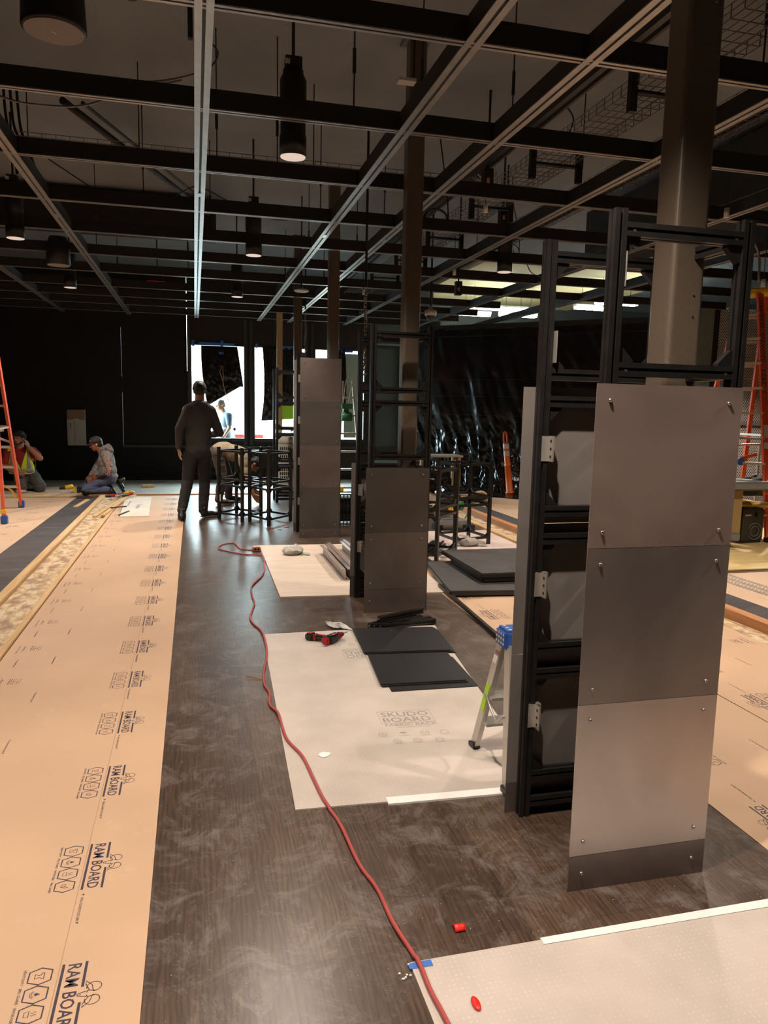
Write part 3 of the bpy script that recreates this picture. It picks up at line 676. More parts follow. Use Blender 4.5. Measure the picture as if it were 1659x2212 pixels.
# dimpled boards on the centre aisle
def skudo_print():
    F = Flat()
    F.stroke([(0, 0), (0.27, 0), (0.27, 0.145), (0, 0.145)], 0.005, True)
    F.text('SKUDO', 0.012, 0.078, 0.245, 0.055, 0.012); F.text('BOARD', 0.012, 0.012, 0.245, 0.055, 0.012)
    F.text('FABRIC BACK', 0.012, -0.036, 0.262, 0.030, 0.008); F.text('www.skudousa.com', 0.06, -0.056, 0.17, 0.015)
    for i, (u, v) in enumerate([(-0.02, -0.12), (0.08, -0.12), (0.185, -0.125), (0.28, -0.125), (0.035, -0.20), (0.13, -0.20), (0.235, -0.205)]):
        if i != 1: F.ring(u, v, 0.020, 0.0035, 18)
        if i in (0, 4): F.stroke([(u - 0.013, v + 0.013), (u + 0.013, v - 0.013)], 0.003); F.stroke([(u - 0.007, v - 0.01), (u, v + 0.008), (u + 0.007, v - 0.01)], 0.003)
        if i == 1: F.fill([(u - 0.020, v + 0.002), (u - 0.012, v + 0.014), (u, v + 0.018), (u + 0.012, v + 0.014), (u + 0.020, v + 0.002)]); F.stroke([(u, v), (u, v - 0.018), (u + 0.006, v - 0.018)], 0.003)
        if i == 2: F.stroke([(u - 0.008, v), (u - 0.001, v - 0.008), (u + 0.012, v + 0.012)], 0.004)
        if i == 5: F.stroke([(u - 0.012, v), (u - 0.004, v + 0.007), (u + 0.004, v - 0.007), (u + 0.012, v)], 0.004)
        if i == 6: F.text('ULTRA', u - 0.013, v - 0.004, 0.026, 0.010)
        F.rect(u - 0.028, v - 0.028, u + 0.028, v - 0.025)
    return F
SK = skudo_print()
s1 = sheet('dimpled_board', [(0.358, 2.705), (1.40, 2.66), (1.66, 4.99), (0.430, 4.985)], 0.0, 0.006, M['skudo'], 'pale dimpled protection board with printed lettering, drill and black plates on it', group='dimpled protection boards')
mb = MB(); SK.lay(mb, (0.877, 3.408, 0.0064), (0.998, -0.075, 0), (0.045, 0.999, 0)); SK.lay(mb, (1.160, 4.515, 0.0064), (-0.998, 0.075, 0), (-0.045, -0.999, 0))
obj('printed_lettering', mb, M['ink_grey'], s1)
obj('white_edge_tape', MB().prism([(0.72, 2.668), (1.40, 2.645), (1.402, 2.69), (0.722, 2.72)], 0.0, 0.008), M['white_edge'], s1)
s2 = sheet('dimpled_board', [(0.585, 0.4), (1.95, 0.3), (1.95, 1.845), (0.567, 1.833)], 0.0, 0.006, M['skudo'], 'pale dimpled protection board in the near right corner with a blue tape tab', group='dimpled protection boards')
obj('white_edge_tape', MB().prism([(0.97, 1.815), (1.95, 1.815), (1.95, 1.850), (0.97, 1.842)], 0.0, 0.0085), M['white_edge'], s2)
obj('tape_tab', MB().prism([(0.560, 1.806), (0.628, 1.806), (0.628, 1.830), (0.560, 1.828)], 0.006, 0.0075), M['tape_blue'], s2)
sheet('plywood_sheet', [(0.676, 8.265), (0.655, 5.956), (2.1, 5.89), (2.1, 8.2)], 0.0, 0.012, M['ply'], 'pale plywood sheet on the floor between the second and third towers')
# far: plywood panel with printed marks, small timber offcuts
pb = sheet('plywood_board', [(-1.005, 10.62), (-0.625, 10.62), (-0.70, 12.80), (-1.11, 12.86)], ZS, 0.012, M['ply_white'], 'whitish plywood panel with blue stamp lying on the walkway before the concrete')
mb = MB(); F = Flat(); F.text('Trusmore', 0, 0, 0.5, 0.07); F.lay(mb, (-0.86, 11.9, ZS + 0.0125), (0, -1, 0), (1, 0, 0)); F = Flat(); [F.rect(0.05 * i, 0, 0.05 * i + 0.035, 0.02) for i in range(12)]; F.lay(mb, (-1.0, 12.3, ZS + 0.0125), (0, -1, 0), (1, 0, 0)); obj('printed_lettering', mb, pm('blue_ink', (0.12, 0.16, 0.35)), pb)
def plank(a, b_, w_, h_, label, z=0.0, mat='pine', group='pine offcuts on the floor'):
    mb = MB(); mb.bar((a[0], a[1], z + h_ / 2), (b_[0], b_[1], z + h_ / 2), w_, h_); return tag(obj('pine_offcut', mb, M[mat]), label, 'board', group)
plank((-1.33, 10.65), (-1.14, 12.7), 0.05, 0.02, 'pine offcut leaning toward the tool pile, left of two', 0.003)
plank((-1.22, 10.6), (-1.08, 12.7), 0.05, 0.02, 'pine offcut leaning toward the tool pile, right of two', 0.021)
plank((-1.72, 11.7), (-1.66, 12.6), 0.06, 0.012, 'short pale offcut lying on the dark strip', 0.003)
plank((-2.9, 12.98), (-2.25, 13.7), 0.10, 0.02, 'flat timber beside the kneeling man in the yellow vest, left of three')
plank((-2.60, 13.0), (-2.38, 13.5), 0.08, 0.02, 'flat timber between the two kneeling men, middle of three')
plank((-2.25, 13.0), (-1.95, 13.9), 0.09, 0.02, 'flat timber nearest the grey-hooded kneeling man')
plank((-3.6, 12.95), (-1.98, 12.97), 0.05, 0.02, 'long pale timber across the far edge of the left cardboard')
plank((-1.85, 13.2), (0.9, 13.22), 0.05, 0.02, 'thin reddish strip where floor and concrete meet', 0.0, 'pine_dark', None)
plank((-0.95, 14.4), (-0.75, 14.45), 0.10, 0.05, 'small wooden block on the concrete by the back wall', 0.0, 'pine', None)
mb = MB(); mb.prism([(-4.4, 12.98), (-2.0, 12.98), (-1.5, 14.6), (-4.4, 14.6)], 0, 0.004); tag(obj('plywood_sheet', mb, M['ply']), 'pale plywood sheet under the man in the yellow vest', 'floor covering')

# ================================================================== CEILING GRID
def strut(mbw, mbl, p0, p1, wl, h, z, slot_w=0.014):
    """black web with two lighter lips under it"""
    mbw.bar((p0[0], p0[1], z + h / 2 + 0.006), (p1[0], p1[1], z + h / 2 + 0.006), wl * 0.92, h)
    d = Vector((p1[0] - p0[0], p1[1] - p0[1], 0)).normalized(); q = Vector((-d.y, d.x, 0))
    lw = (wl - slot_w) / 2
    for s_ in (-1, 1):
        o = q * s_ * (slot_w / 2 + lw / 2)
        mbl.bar((p0[0] + o.x, p0[1] + o.y, z + 0.003), (p1[0] + o.x, p1[1] + o.y, z + 0.003), lw, 0.006)
ordn = ['nearest the camera', 'second from the camera', 'third from the camera', 'fourth from the camera', 'fifth from the camera', 'sixth from the camera', 'seventh from the camera', 'eighth from the camera', 'ninth from the camera', 'tenth from the camera', 'farthest, against the back wall']
BY = [3.50, 4.66, 5.84, 7.02, 8.20, 9.39, 10.58, 11.86, 12.90, 13.9, 15.0]
for k, y in enumerate(BY):
    t = thing('ceiling_cross_beam', 'black cross beam under the ceiling, ' + ordn[k], 'ceiling beam', (0, y, GZ), 'black cross beams of the ceiling grid')
    a, b_ = MB(), MB(); strut(a, b_, (-5.2, y), (8.2 if y < 11 else 4.9 , y), 0.052, 0.105, GZ + 0.004)
    obj('web', a, M['grid_black'], t); obj('lip', b_, M['grid_lip'], t)
TX = [(-2.36, 'far left, fading into the dark'), (-1.18, 'left one, above the wooden boards'), (0.062, 'long one with painted window sheen above the walkway, straight ahead'), (1.255, 'above the shelf towers, left of the columns'), (1.855, 'just right of the columns'), (2.98, 'right one, running behind the nearest column'), (4.40, 'far right, over the mesh screen'), (5.65, 'rightmost, seen low behind the nearest tower')]
for x, w_ in TX:
    t = thing('ceiling_track', 'grey slotted ceiling track, ' + w_, 'ceiling track', (x, 9, GZ), 'long ceiling tracks')
    a, b_ = MB(), MB(); strut(a, b_, (x, 1.2), (x, 15.4), 0.082, 0.10 if x not in (0.062,) else 0.03, GZ, 0.016)
    obj('web', a, M['grid_black'], t); obj('lip', b_, M['grid_lip'] if x != 0.062 else M['lip_sheen'], t)
    mb = MB()
    mb.bar((x, 7.5 if x != 0.062 else 6.4, GZ - 0.001), (x, 7.62 if x != 0.062 else 6.5, GZ - 0.001), 0.03, 0.004); obj('splice_clip', mb, M['bolt'], t)
# slim double rails between the tracks (upper right)
for x in (2.42, 3.75):
    tag(obj('strut_rail', MB().bar((x, 1.6, 3.62), (x, 14.0, 3.62), 0.04, 0.04).bar((x + 0.07, 1.6, 3.62), (x + 0.07, 14, 3.62), 0.02, 0.03), M['black_alu']), 'slim black double rail above the grid, ' + ('left of the wire tray' if x < 3 else 'right of the wire tray'), 'rail')
# threaded rods
rods = []
for x in TX[1:6]:
    for i, y in enumerate(BY[:8]):
        if (i + int(x[0] * 3)) % 2 == 0: rods.append((x[0] + 0.12 * (1 if i % 3 else -1), y + 0.05))
rods += [] + [(-2.05, 5.8), (-1.75, 7.0), (-0.4, 7.05), (0.62, 5.9), (0.95, 4.7)]
for x, y in rods:
    t = thing('hanger_rod', 'thin black threaded rod hanging the grid from the ceiling slab', 'rod', (x, y, 3.36), 'threaded hanger rods')
    obj('rod', MB().cyl((x, y, 3.30), (x, y, CZ), 0.005, n=6), M['black_rubber'], t)
    obj('turnbuckle', MB().cyl((x, y, 3.52), (x, y, 3.66), 0.011, n=8), M['black_alu'], t)

# cable trays
def tray(name, label, along, a0, a1, c, z, wd, sh):
    t = thing(name, label, 'cable tray', (c, a0, z) if along == 'y' else (a0, c, z), 'wire cable trays')
    P = (lambda u, v, h: (v, u, h)) if along == 'y' else (lambda u, v, h: (u, v, h))
    mb = MB(); r = 0.0028
    n = int((a1 - a0) / 0.1)
    for i in range(n + 1):
        u = a0 + i * 0.1
        for q in (((c - wd / 2, z + sh), (c - wd / 2, z)), ((c - wd / 2, z), (c + wd / 2, z)), ((c + wd / 2, z), (c + wd / 2, z + sh))):
            mb.bar(P(u, q[0][0], q[0][1]), P(u, q[1][0], q[1][1]), 0.0045, 0.0045)
    m = 6
    for j in range(m + 1): mb.bar(P(a0, c - wd / 2 + wd * j / m, z), P(a1, c - wd / 2 + wd * j / m, z), 0.0045, 0.0045)
    for s_ in (-1, 1):
        for hh in (0.5, 1.0): mb.bar(P(a0, c + s_ * wd / 2, z + sh * hh), P(a1, c + s_ * wd / 2, z + sh * hh), 0.0045, 0.0045)
    obj('wire_basket', mb, M['wire'], t)
    return t
t1 = tray('wire_cable_tray', 'wire basket cable tray crossing above the left half of the grid', 'x', -4.6, 2.6, 6.62, 3.50, 0.22, 0.06)
for x in (-3.2, -0.4, 1.0):
    obj('bracket', MB().bar((x, 6.47, 3.485), (x, 6.77, 3.485), 0.04, 0.02), M['grid_black'], t1)
    obj('bracket_rod', MB().cyl((x, 6.62, 3.49), (x, 6.62, CZ), 0.005, n=6), M['black_rubber'], t1)
mb = MB()
for j in range(4): mb.tube([(-4.6 + i * 0.3, 6.58 + 0.02 * j + 0.012 * math.sin(i * 1.3 + j), 3.515 + 0.006 * math.sin(i * 2 + j)) for i in range(25)], 0.007, 6)
obj('cable_run', mb, M['black_rubber'], t1)
t2 = tray('wire_cable_tray', 'wide wire basket cable tray running away above the right side, with black hangers', 'y', 2.2, 13.8, 2.78, 3.50, 0.34, 0.07)
for y in (3.05, 4.35, 5.75, 7.1, 8.5, 9.9, 11.3):
    mb = MB(); mb.bar((2.62, y, 3.478), (3.02, y, 3.478), 0.045, 0.018)
    for x in (2.60, 3.00): mb.bar((x, y, 3.36), (x, y, 3.60), 0.045, 0.045)
    obj('hanger_bracket', mb, M['grid_black'], t2)
t3 = tray('wire_cable_tray', 'wire basket cable tray at the top right corner behind the column', 'y', 1.2, 9.0, 3.62, 3.55, 0.34, 0.07)
for y in (2.5, 4.0): obj('hanger_bracket', MB().bar((3.42, y, 3.53), (3.82, y, 3.53), 0.045, 0.018).bar((3.43, y, 3.40), (3.43, y, 3.66), 0.045, 0.045), M['grid_black'], t3)
# ducts and louvres, upper right
for (a, b_, lab) in (((4.95, 5.9, 3.55), (5.75, 9.2, 4.1), 'big black rectangular air duct above the right side of the grid'), ((6.6, 3.5, 3.6), (7.6, 8.4, 4.1), 'second black air duct near the right wall')):
    t = thing('air_duct', lab, 'duct', ((a[0] + b_[0]) / 2, a[1], a[2])); obj('casing', MB().bb(a, b_), M['duct'], t)
    mb = MB()
    for i in range(9): mb.box((a[0] - 0.004, a[1] + 1.2, a[2] + 0.12 + i * 0.04), (0.008, 0.6, 0.012))
    for y in range(int(a[1]) + 2, int(b_[1]), 3): mb.bb((a[0] - 0.01, y, a[2] - 0.01), (b_[0] + 0.01, y + 0.03, b_[2]))
    obj('louvre', mb, M['grid_black'], t)
mb = MB().bb((-3.5, 10.3, 3.72), (0.3, 10.9, 4.1)); tag(obj('air_duct', mb, M['duct']), 'black duct crossing above the left part of the grid', 'duct')
# diagonal conduit and pipes at ceiling on left
mb = MB().cyl((-1.0, 6.9, 3.95), (0.2, 10.2, 3.95), 0.03, n=10).cyl((-0.85, 6.9, 3.95), (0.35, 10.2, 3.95), 0.015, n=8)
tag(obj('ceiling_conduit', mb, M['grid_black']), 'black conduit running diagonally under the slab at upper left', 'pipe')

# pendants (real lamps, plus one added for the mesh screen)
def pendant(x, y, label, z=3.07, body=0.50, r=0.083, on=True):
    t = thing('pendant_lamp', label, 'lamp', (x, y, z), 'black cylinder pendant lamps')
    mb = MB(); mb.lathe((x, y, z), [(r * 0.96, 0.004), (r * 1.0, 0.0), (r, 0.12), (r * 0.93, 0.125), (r * 0.93, 0.24), (r * 0.98, 0.245), (r * 0.98, body - 0.06), (r * 0.75, body - 0.02), (r * 0.75, body), (0.001, body)], 28)
    obj('housing', mb, M['frame_black'], t)
    obj('lens', MB().cyl((x, y, z + 0.006), (x, y, z - 0.001), r * 0.93, n=28), M['lens_on'], t)
    obj('junction_box', MB().bb((x - 0.05, y - 0.04, z + body), (x + 0.05, y + 0.04, z + body + 0.07)), M['grid_black'], t)
    obj('tag_label', MB().bb((x - 0.055, y - 0.045, z + body + 0.02), (x - 0.025, y - 0.041, z + body + 0.05)), M['white'], t)
    obj('cord', MB().cyl((x, y, z + body + 0.07), (x, y, CZ), 0.010, n=8), M['black_rubber'], t)
    l = bpy.data.lights.new('lamp', 'SPOT'); l.energy = LAMP_POWER if on is True else LAMP_POWER * on; l.color = LAMP_COL; l.spot_size = math.radians(125); l.spot_blend = 0.7; l.shadow_soft_size = 0.035
    lo = bpy.data.objects.new('lamp', l); C.objects.link(lo); lo.location = (0, 0, -0.02); lo.parent = t
pendant(0.61, 4.89, 'large black cylinder pendant lamp at upper centre, nearest one in view', on=0.66)
pendant(0.61, 8.09, 'black cylinder pendant lamp in the middle row, second in view')
pendant(0.61, 11.2, 'small far black pendant lamp in the middle row above the windows')
pendant(-1.63, 8.06, 'black cylinder pendant lamp at the left edge, nearer of the left row')
pendant(-1.61, 11.2, 'small far pendant lamp in the left row')
pendant(3.36, 8.05, 'black pendant lamp seen between the second tower and the nearest tower')
pendant(0.61, 1.70, 'black pendant lamp of the middle row directly above the near floor', on=1.25)
pendant(-1.63, 4.87, 'black pendant lamp of the left row just outside the view', on=0.48)
pendant(-1.63, 1.70, 'black pendant lamp of the left row above the camera side', on=1.0)
pendant(0.61, -1.4, 'black pendant lamp of the middle row behind the camera', on=0.9)
pendant(3.36, 1.8, 'black pendant lamp of the right row above the right cardboard', on=1.05)
pendant(3.36, 4.9, 'black pendant lamp of the right row above the panel stack', z=3.07)
pendant(5.6, 4.9, 'black pendant lamp above the cart and mesh screen', on=1.2)
pendant(5.6, 9.6, 'black pendant lamp above the cardboard before the plastic curtain', on=1.1)
pendant(8.0, 9.2, 'added black pendant lamp brightening the mesh screen, outside the view', on=1.8)  # unseen extra lamp, added to brighten the mesh screen
pendant(-3.9, 9.6, 'black pendant lamp above the left ladder, outside the view', on=0.8)
t = thing('ceiling_speaker', 'large black ceiling speaker with pale round grille, top left corner', 'speaker', (-0.54, 3.60, 3.07))
mb = MB(); mb.lathe((-0.545, 3.60, 3.07), [(0.118, 0.0), (0.128, 0.004), (0.128, 0.02), (0.118, 0.25), (0.09, 0.33), (0.001, 0.34)], 36); obj('housing', mb, M['frame_black'], t)
obj('grille', MB().cyl((-0.545, 3.60, 3.072), (-0.545, 3.60, 3.066), 0.117, n=36), M['grille'], t)
obj('badge', MB().box((-0.545, 3.60, 3.065), (0.024, 0.006, 0.003), Matrix.Rotation(0.9, 3, 'Z')), M['white_bright'], t)
obj('cord', MB().cyl((-0.545, 3.60, 3.40), (-0.545, 3.60, CZ), 0.012, n=8), M['black_rubber'], t)
# speaker seen edge-on further away
t = thing('ceiling_speaker', 'dim round ceiling speaker behind the left pendant lamps', 'speaker', (-1.45, 9.0, 3.07))
obj('housing', MB().lathe((-1.45, 9.3, 3.05), [(0.125, 0.0), (0.125, 0.2), (0.09, 0.3), (0.001, 0.31)], 28), M['frame_black'], t); obj('grille', MB().cyl((-1.45, 9.3, 3.05), (-1.45, 9.3, 3.045), 0.118, n=28), M['grille'], t)
# small devices
t = thing('security_camera', 'white dome security camera hanging right of the second column', 'camera', (3.12, 10, 2.78))
obj('housing', MB().lathe((3.127, 10, 2.80), [(0.075, 0), (0.08, 0.03), (0.08, 0.07), (0.03, 0.09), (0.03, 0.12)], 24), M['white_bright'], t)
obj('dome', MB().ell((3.127, 10, 2.80), (0.06, 0.06, 0.065)), M['shoe'], t); obj('stem', MB().cyl((3.127, 10, 2.9), (3.127, 10, CZ), 0.014, n=8), M['grid_black'], t)
t = thing('smoke_detector', 'round dark detector on the slab between the second and third beams', 'detector', (-0.34, 8.9, CZ)); obj('body', MB().cyl((-0.36, 8.9, CZ), (-0.36, 8.9, CZ - 0.03), 0.07, n=20), M['grid_black'], t)
t = thing('smoke_detector', 'small detector on the slab just above the first beam at upper left', 'detector', (-0.3, 5.3, CZ)); obj('body', MB().cyl((-0.37, 5.55, CZ), (-0.37, 5.55, CZ - 0.04), 0.05, n=20), M['grid_black'], t)
t = thing('alarm_strobe', 'small black device with a red glowing edge under the far ceiling', 'strobe', (-0.51, 12, 3.33)); obj('body', MB().bb((-0.58, 11.97, 3.34), (-0.44, 12.03, 3.40)), M['grid_black'], t); obj('lens', MB().bb((-0.66, 11.97, 3.325), (-0.40, 12.03, 3.338)), M['red_led'], t); obj('stem', MB().cyl((-0.51, 12, 3.4), (-0.51, 12, CZ), 0.01, n=6), M['grid_black'], t)
t = thing('access_point', 'flat white oval device hanging left of the third column', 'device', (1.36, 10, 3.02)); obj('body', MB().ell((1.365, 10, 3.03), (0.10, 0.10, 0.022)), M['white_bright'], t); obj('stem', MB().cyl((1.365, 10, 3.04), (1.365, 10, CZ), 0.01, n=6), M['grid_black'], t)
t = thing('emergency_fixture', 'small flat white fixture left of the second column near the slab', 'fixture', (1.42, 5.2, 3.75)); obj('body', MB().bb((1.36, 5.2, 3.73), (1.48, 5.28, 3.75)), M['white'], t); obj('stem', MB().cyl((1.47, 5.24, 3.75), (1.47, 5.24, CZ), 0.008, n=6), M['grid_black'], t)
for (x, y, z, lab) in ((3.9, 5.1, 3.02, 'small white sensor hanging right of the nearest column'), (2.55, 6.6, 3.30, 'small white sensor under the wide cable tray'), (3.0, 8.7, 3.12, 'small white square sensor near the right pendant lamp'), (2.3, 10.5, 3.1, 'tiny white sensor right of the third column'), (5.2, 6.2, 2.75, 'small white sensor in front of the mesh screen')):
    t = thing('ceiling_sensor', lab, 'sensor', (x, y, z)); obj('body', MB().cyl((x, y, z), (x, y, z + 0.07), 0.02, n=12), M['white_bright'], t); obj('cord', MB().cyl((x, y, z + 0.07), (x, y, 3.6), 0.004, n=6), M['black_rubber'], t)
def box_motor(x, y, z, lab):
    t = thing('track_power_box', lab, 'power box', (x, y, z)); obj('body', MB().bb((x - 0.04, y - 0.04, z), (x + 0.04, y + 0.04, z + 0.17)), M['grid_black'], t); obj('indicator', MB().bb((x - 0.02, y - 0.045, z + 0.05), (x + 0.005, y - 0.04, z + 0.09)), pm('amber_indicator', (0.6, 0.25, 0.1), 0.4), t); obj('stem', MB().cyl((x, y, z + 0.17), (x, y, CZ), 0.01, n=6), M['grid_black'], t)
box_motor(2.44, 6.3, 3.40, 'small black box on the slim rail above the second column'); box_motor(3.05, 7.4, 3.40, 'small black box clipped to the wide cable tray'); box_motor(4.1, 3.9, 3.36, 'small black box with orange indicator at the top right corner'); box_motor(3.3, 9.4, 3.0, 'small black box just right of the nearest tower post')

# loose cables
def spline(pts, n=8):
    P = [Vector(p) for p in pts]; out = []
    for i in range(len(P) - 1):
        a = P[max(i - 1, 0)]; b_ = P[i]; c = P[i + 1]; d = P[min(i + 2, len(P) - 1)]
        for k in range(n):
            u = k / n
            out.append(0.5 * ((2 * b_) + (c - a) * u + (2 * a - 5 * b_ + 4 * c - d) * u * u + (3 * b_ - a - 3 * c + d) * u ** 3))
    out.append(P[-1]); return out
def cable(label, pts, r=0.006, mat='black_rubber', name='loose_cable'):
    return tag(obj(name, MB().tube(spline(pts), r, 6), M[mat]), label, 'cable')
cable('long sagging grey cable from the left edge up to the centre track', [(-1.40, 4.6, 3.42), (-1.2, 4.7, 3.33), (-1.02, 4.8, 3.29), (-0.80, 4.85, 3.29), (-0.60, 4.9, 3.36), (-0.30, 5.0, 3.44), (-0.10, 5.05, 3.50), (0.1, 5.1, 3.60), (0.17, 5.1, 3.70), (0.10, 5.1, 3.78)], 0.006, 'wire')
cable('second sagging cable crossing in front of the first beam at upper left', [(-1.40, 4.6, 3.37), (-1.25, 4.7, 3.27), (-1.00, 4.8, 3.20), (-0.80, 4.85, 3.20), (-0.60, 4.9, 3.24), (-0.40, 5.0, 3.36), (-0.05, 5.05, 3.50)], 0.006, 'wire')
cable('thin black cable waving below the fourth beam across the centre', [(-1.30, 8, 3.80), (-1.0, 8, 3.62), (-0.72, 8, 3.48), (-0.35, 8, 3.47), (0.0, 8, 3.66), (0.12, 8, 3.66), (0.5, 8, 3.50), (0.85, 8, 3.42), (1.2, 8, 3.50), (1.5, 8, 3.62)], 0.006)
cable('black cable curving down at the far left edge of the wall', [(-3.35, 13, 3.30), (-3.45, 13, 3.05), (-3.65, 13, 2.85), (-3.9, 13, 2.75)], 0.008, 'wire')
cable('white cable coil lying on the wide cable tray', [(2.50 + 0.10 * math.cos(a) + 0.02 * a / 6, 6.6 + 0.05 * math.sin(a * 0.5), 3.64 + 0.07 * math.sin(a)) for a in [i * 0.7 for i in range(27)]], 0.006, 'white_bright', 'cable_coil')
cable('white cable tail dangling under the wide cable tray', [(2.95, 6.6, 3.52), (3.02, 6.6, 3.50), (3.03, 6.6, 3.40)], 0.006, 'white_bright')
cable('black cable coil hanging left of the wide cable tray', [(2.28, 7.2, CZ), (2.38, 7.2, 3.6)] + [(2.28 + 0.12 * math.cos(a), 7.2 + 0.03 * math.sin(a * 0.5), 3.35 + 0.10 * math.sin(a)) for a in [i * 0.6 for i in range(36)]], 0.007, 'black_rubber', 'cable_coil')
cable('dark cable coil hanging above the right pendant lamp', [(3.50, 8.4, CZ), (3.66, 8.4, 3.6)] + [(3.55 + 0.13 * math.cos(a), 8.4, 3.38 + 0.08 * math.sin(a)) for a in [i * 0.6 for i in range(30)]], 0.006, 'wire', 'cable_coil')
cable('black cable drooping from the coil above the right pendant lamp', [(3.56, 8.4, CZ), (3.6, 8.4, 3.40), (3.75, 8.4, 3.3), (3.85, 8.4, 3.15), (4.05, 8.4, 3.1)], 0.005)
cable('bundle of grey cable ends at the top right edge', [(4.25 + 0.02 * i, 4.2, 3.52 - 0.05 * (i % 2)) for i in range(9)], 0.008, 'wire')
cable('black cable looping over the wide tray', [(2.55, 5.5, 3.60), (2.5, 5.5, 3.78), (2.66, 5.5, 3.85), (2.80, 5.5, 3.75), (2.75, 5.5, 3.58)], 0.006)
cable('grey cable bundle hanging beside the nearest tower top', [(5.0, 6.2, 3.35), (5.02, 6.2, 3.2), (5.12, 6.2, 3.05), (5.15, 6.2, 2.8)], 0.012, 'wire')
# junction box with cable at upper left
t = thing('junction_box', 'small black box on the slab edge beside the centre track', 'box', (0.0, 5.0, 3.75)); obj('body', MB().bb((-0.01, 4.98, 3.72), (0.02, 5.02, 3.92)), M['grid_black'], t); obj('stem', MB().cyl((0.005, 5, 3.92), (0.005, 5, CZ), 0.008, n=6), M['grid_black'], t)
t = thing('cable_bundle', 'thick bundle of black cables dropping behind the left track', 'cables', (-1.35, 7.0, 3.4))
for j in range(5): obj('cable', MB().tube(spline([(-1.62 + 0.05 * j, 7.3, CZ), (-1.60 + 0.05 * j, 7.3, 3.85), (-1.45 + 0.03 * j, 7.2, 3.65), (-1.40 + 0.04 * j, 7.1, 3.40)]), 0.012, 6), M['black_rubber'], t)

# chain hoists
def chain(x, y, z0, z1, label, top):
    t = thing('hoist_chain', label, 'chain', (x, y, z0)); mb = MB(); n = int((z1 - z0) / 0.036)
    for i in range(n):
        z = z0 + 0.036 * i; R = Matrix.Rotation(PI / 2 * (i % 2) + 0.5, 3, 'Z')
        pts = []
        for k in range(10):
            a = 2 * PI * k / 10; q = R @ Vector((0.015 * math.cos(a), 0, 0.027 * math.sin(a))); pts.append((x + q.x + 0.004 * math.sin(i * 0.7), y + q.y, z + q.z))
        mb.tube(pts, 0.0048, 5, True)
    obj('links', mb, M['chain'], t)
    obj('hook', MB().tube([(x + 0.02 * math.cos(a), y, z0 - 0.045 + 0.025 * math.sin(a)) for a in [PI / 2 + i * 0.5 for i in range(10)]], 0.007, 6), M['chain'], t)
    obj('upper_strap', MB().cyl((x, y, z1), (x, y, top), 0.012, n=8), M['black_rubber'], t)
chain(1.752, 12.35, 2.36, 3.09, 'steel chain hanging between the third column and the far column', CZ)
chain(1.555, 7.0, 1.92, 2.65, 'steel chain hanging left of the second shelf tower', CZ)

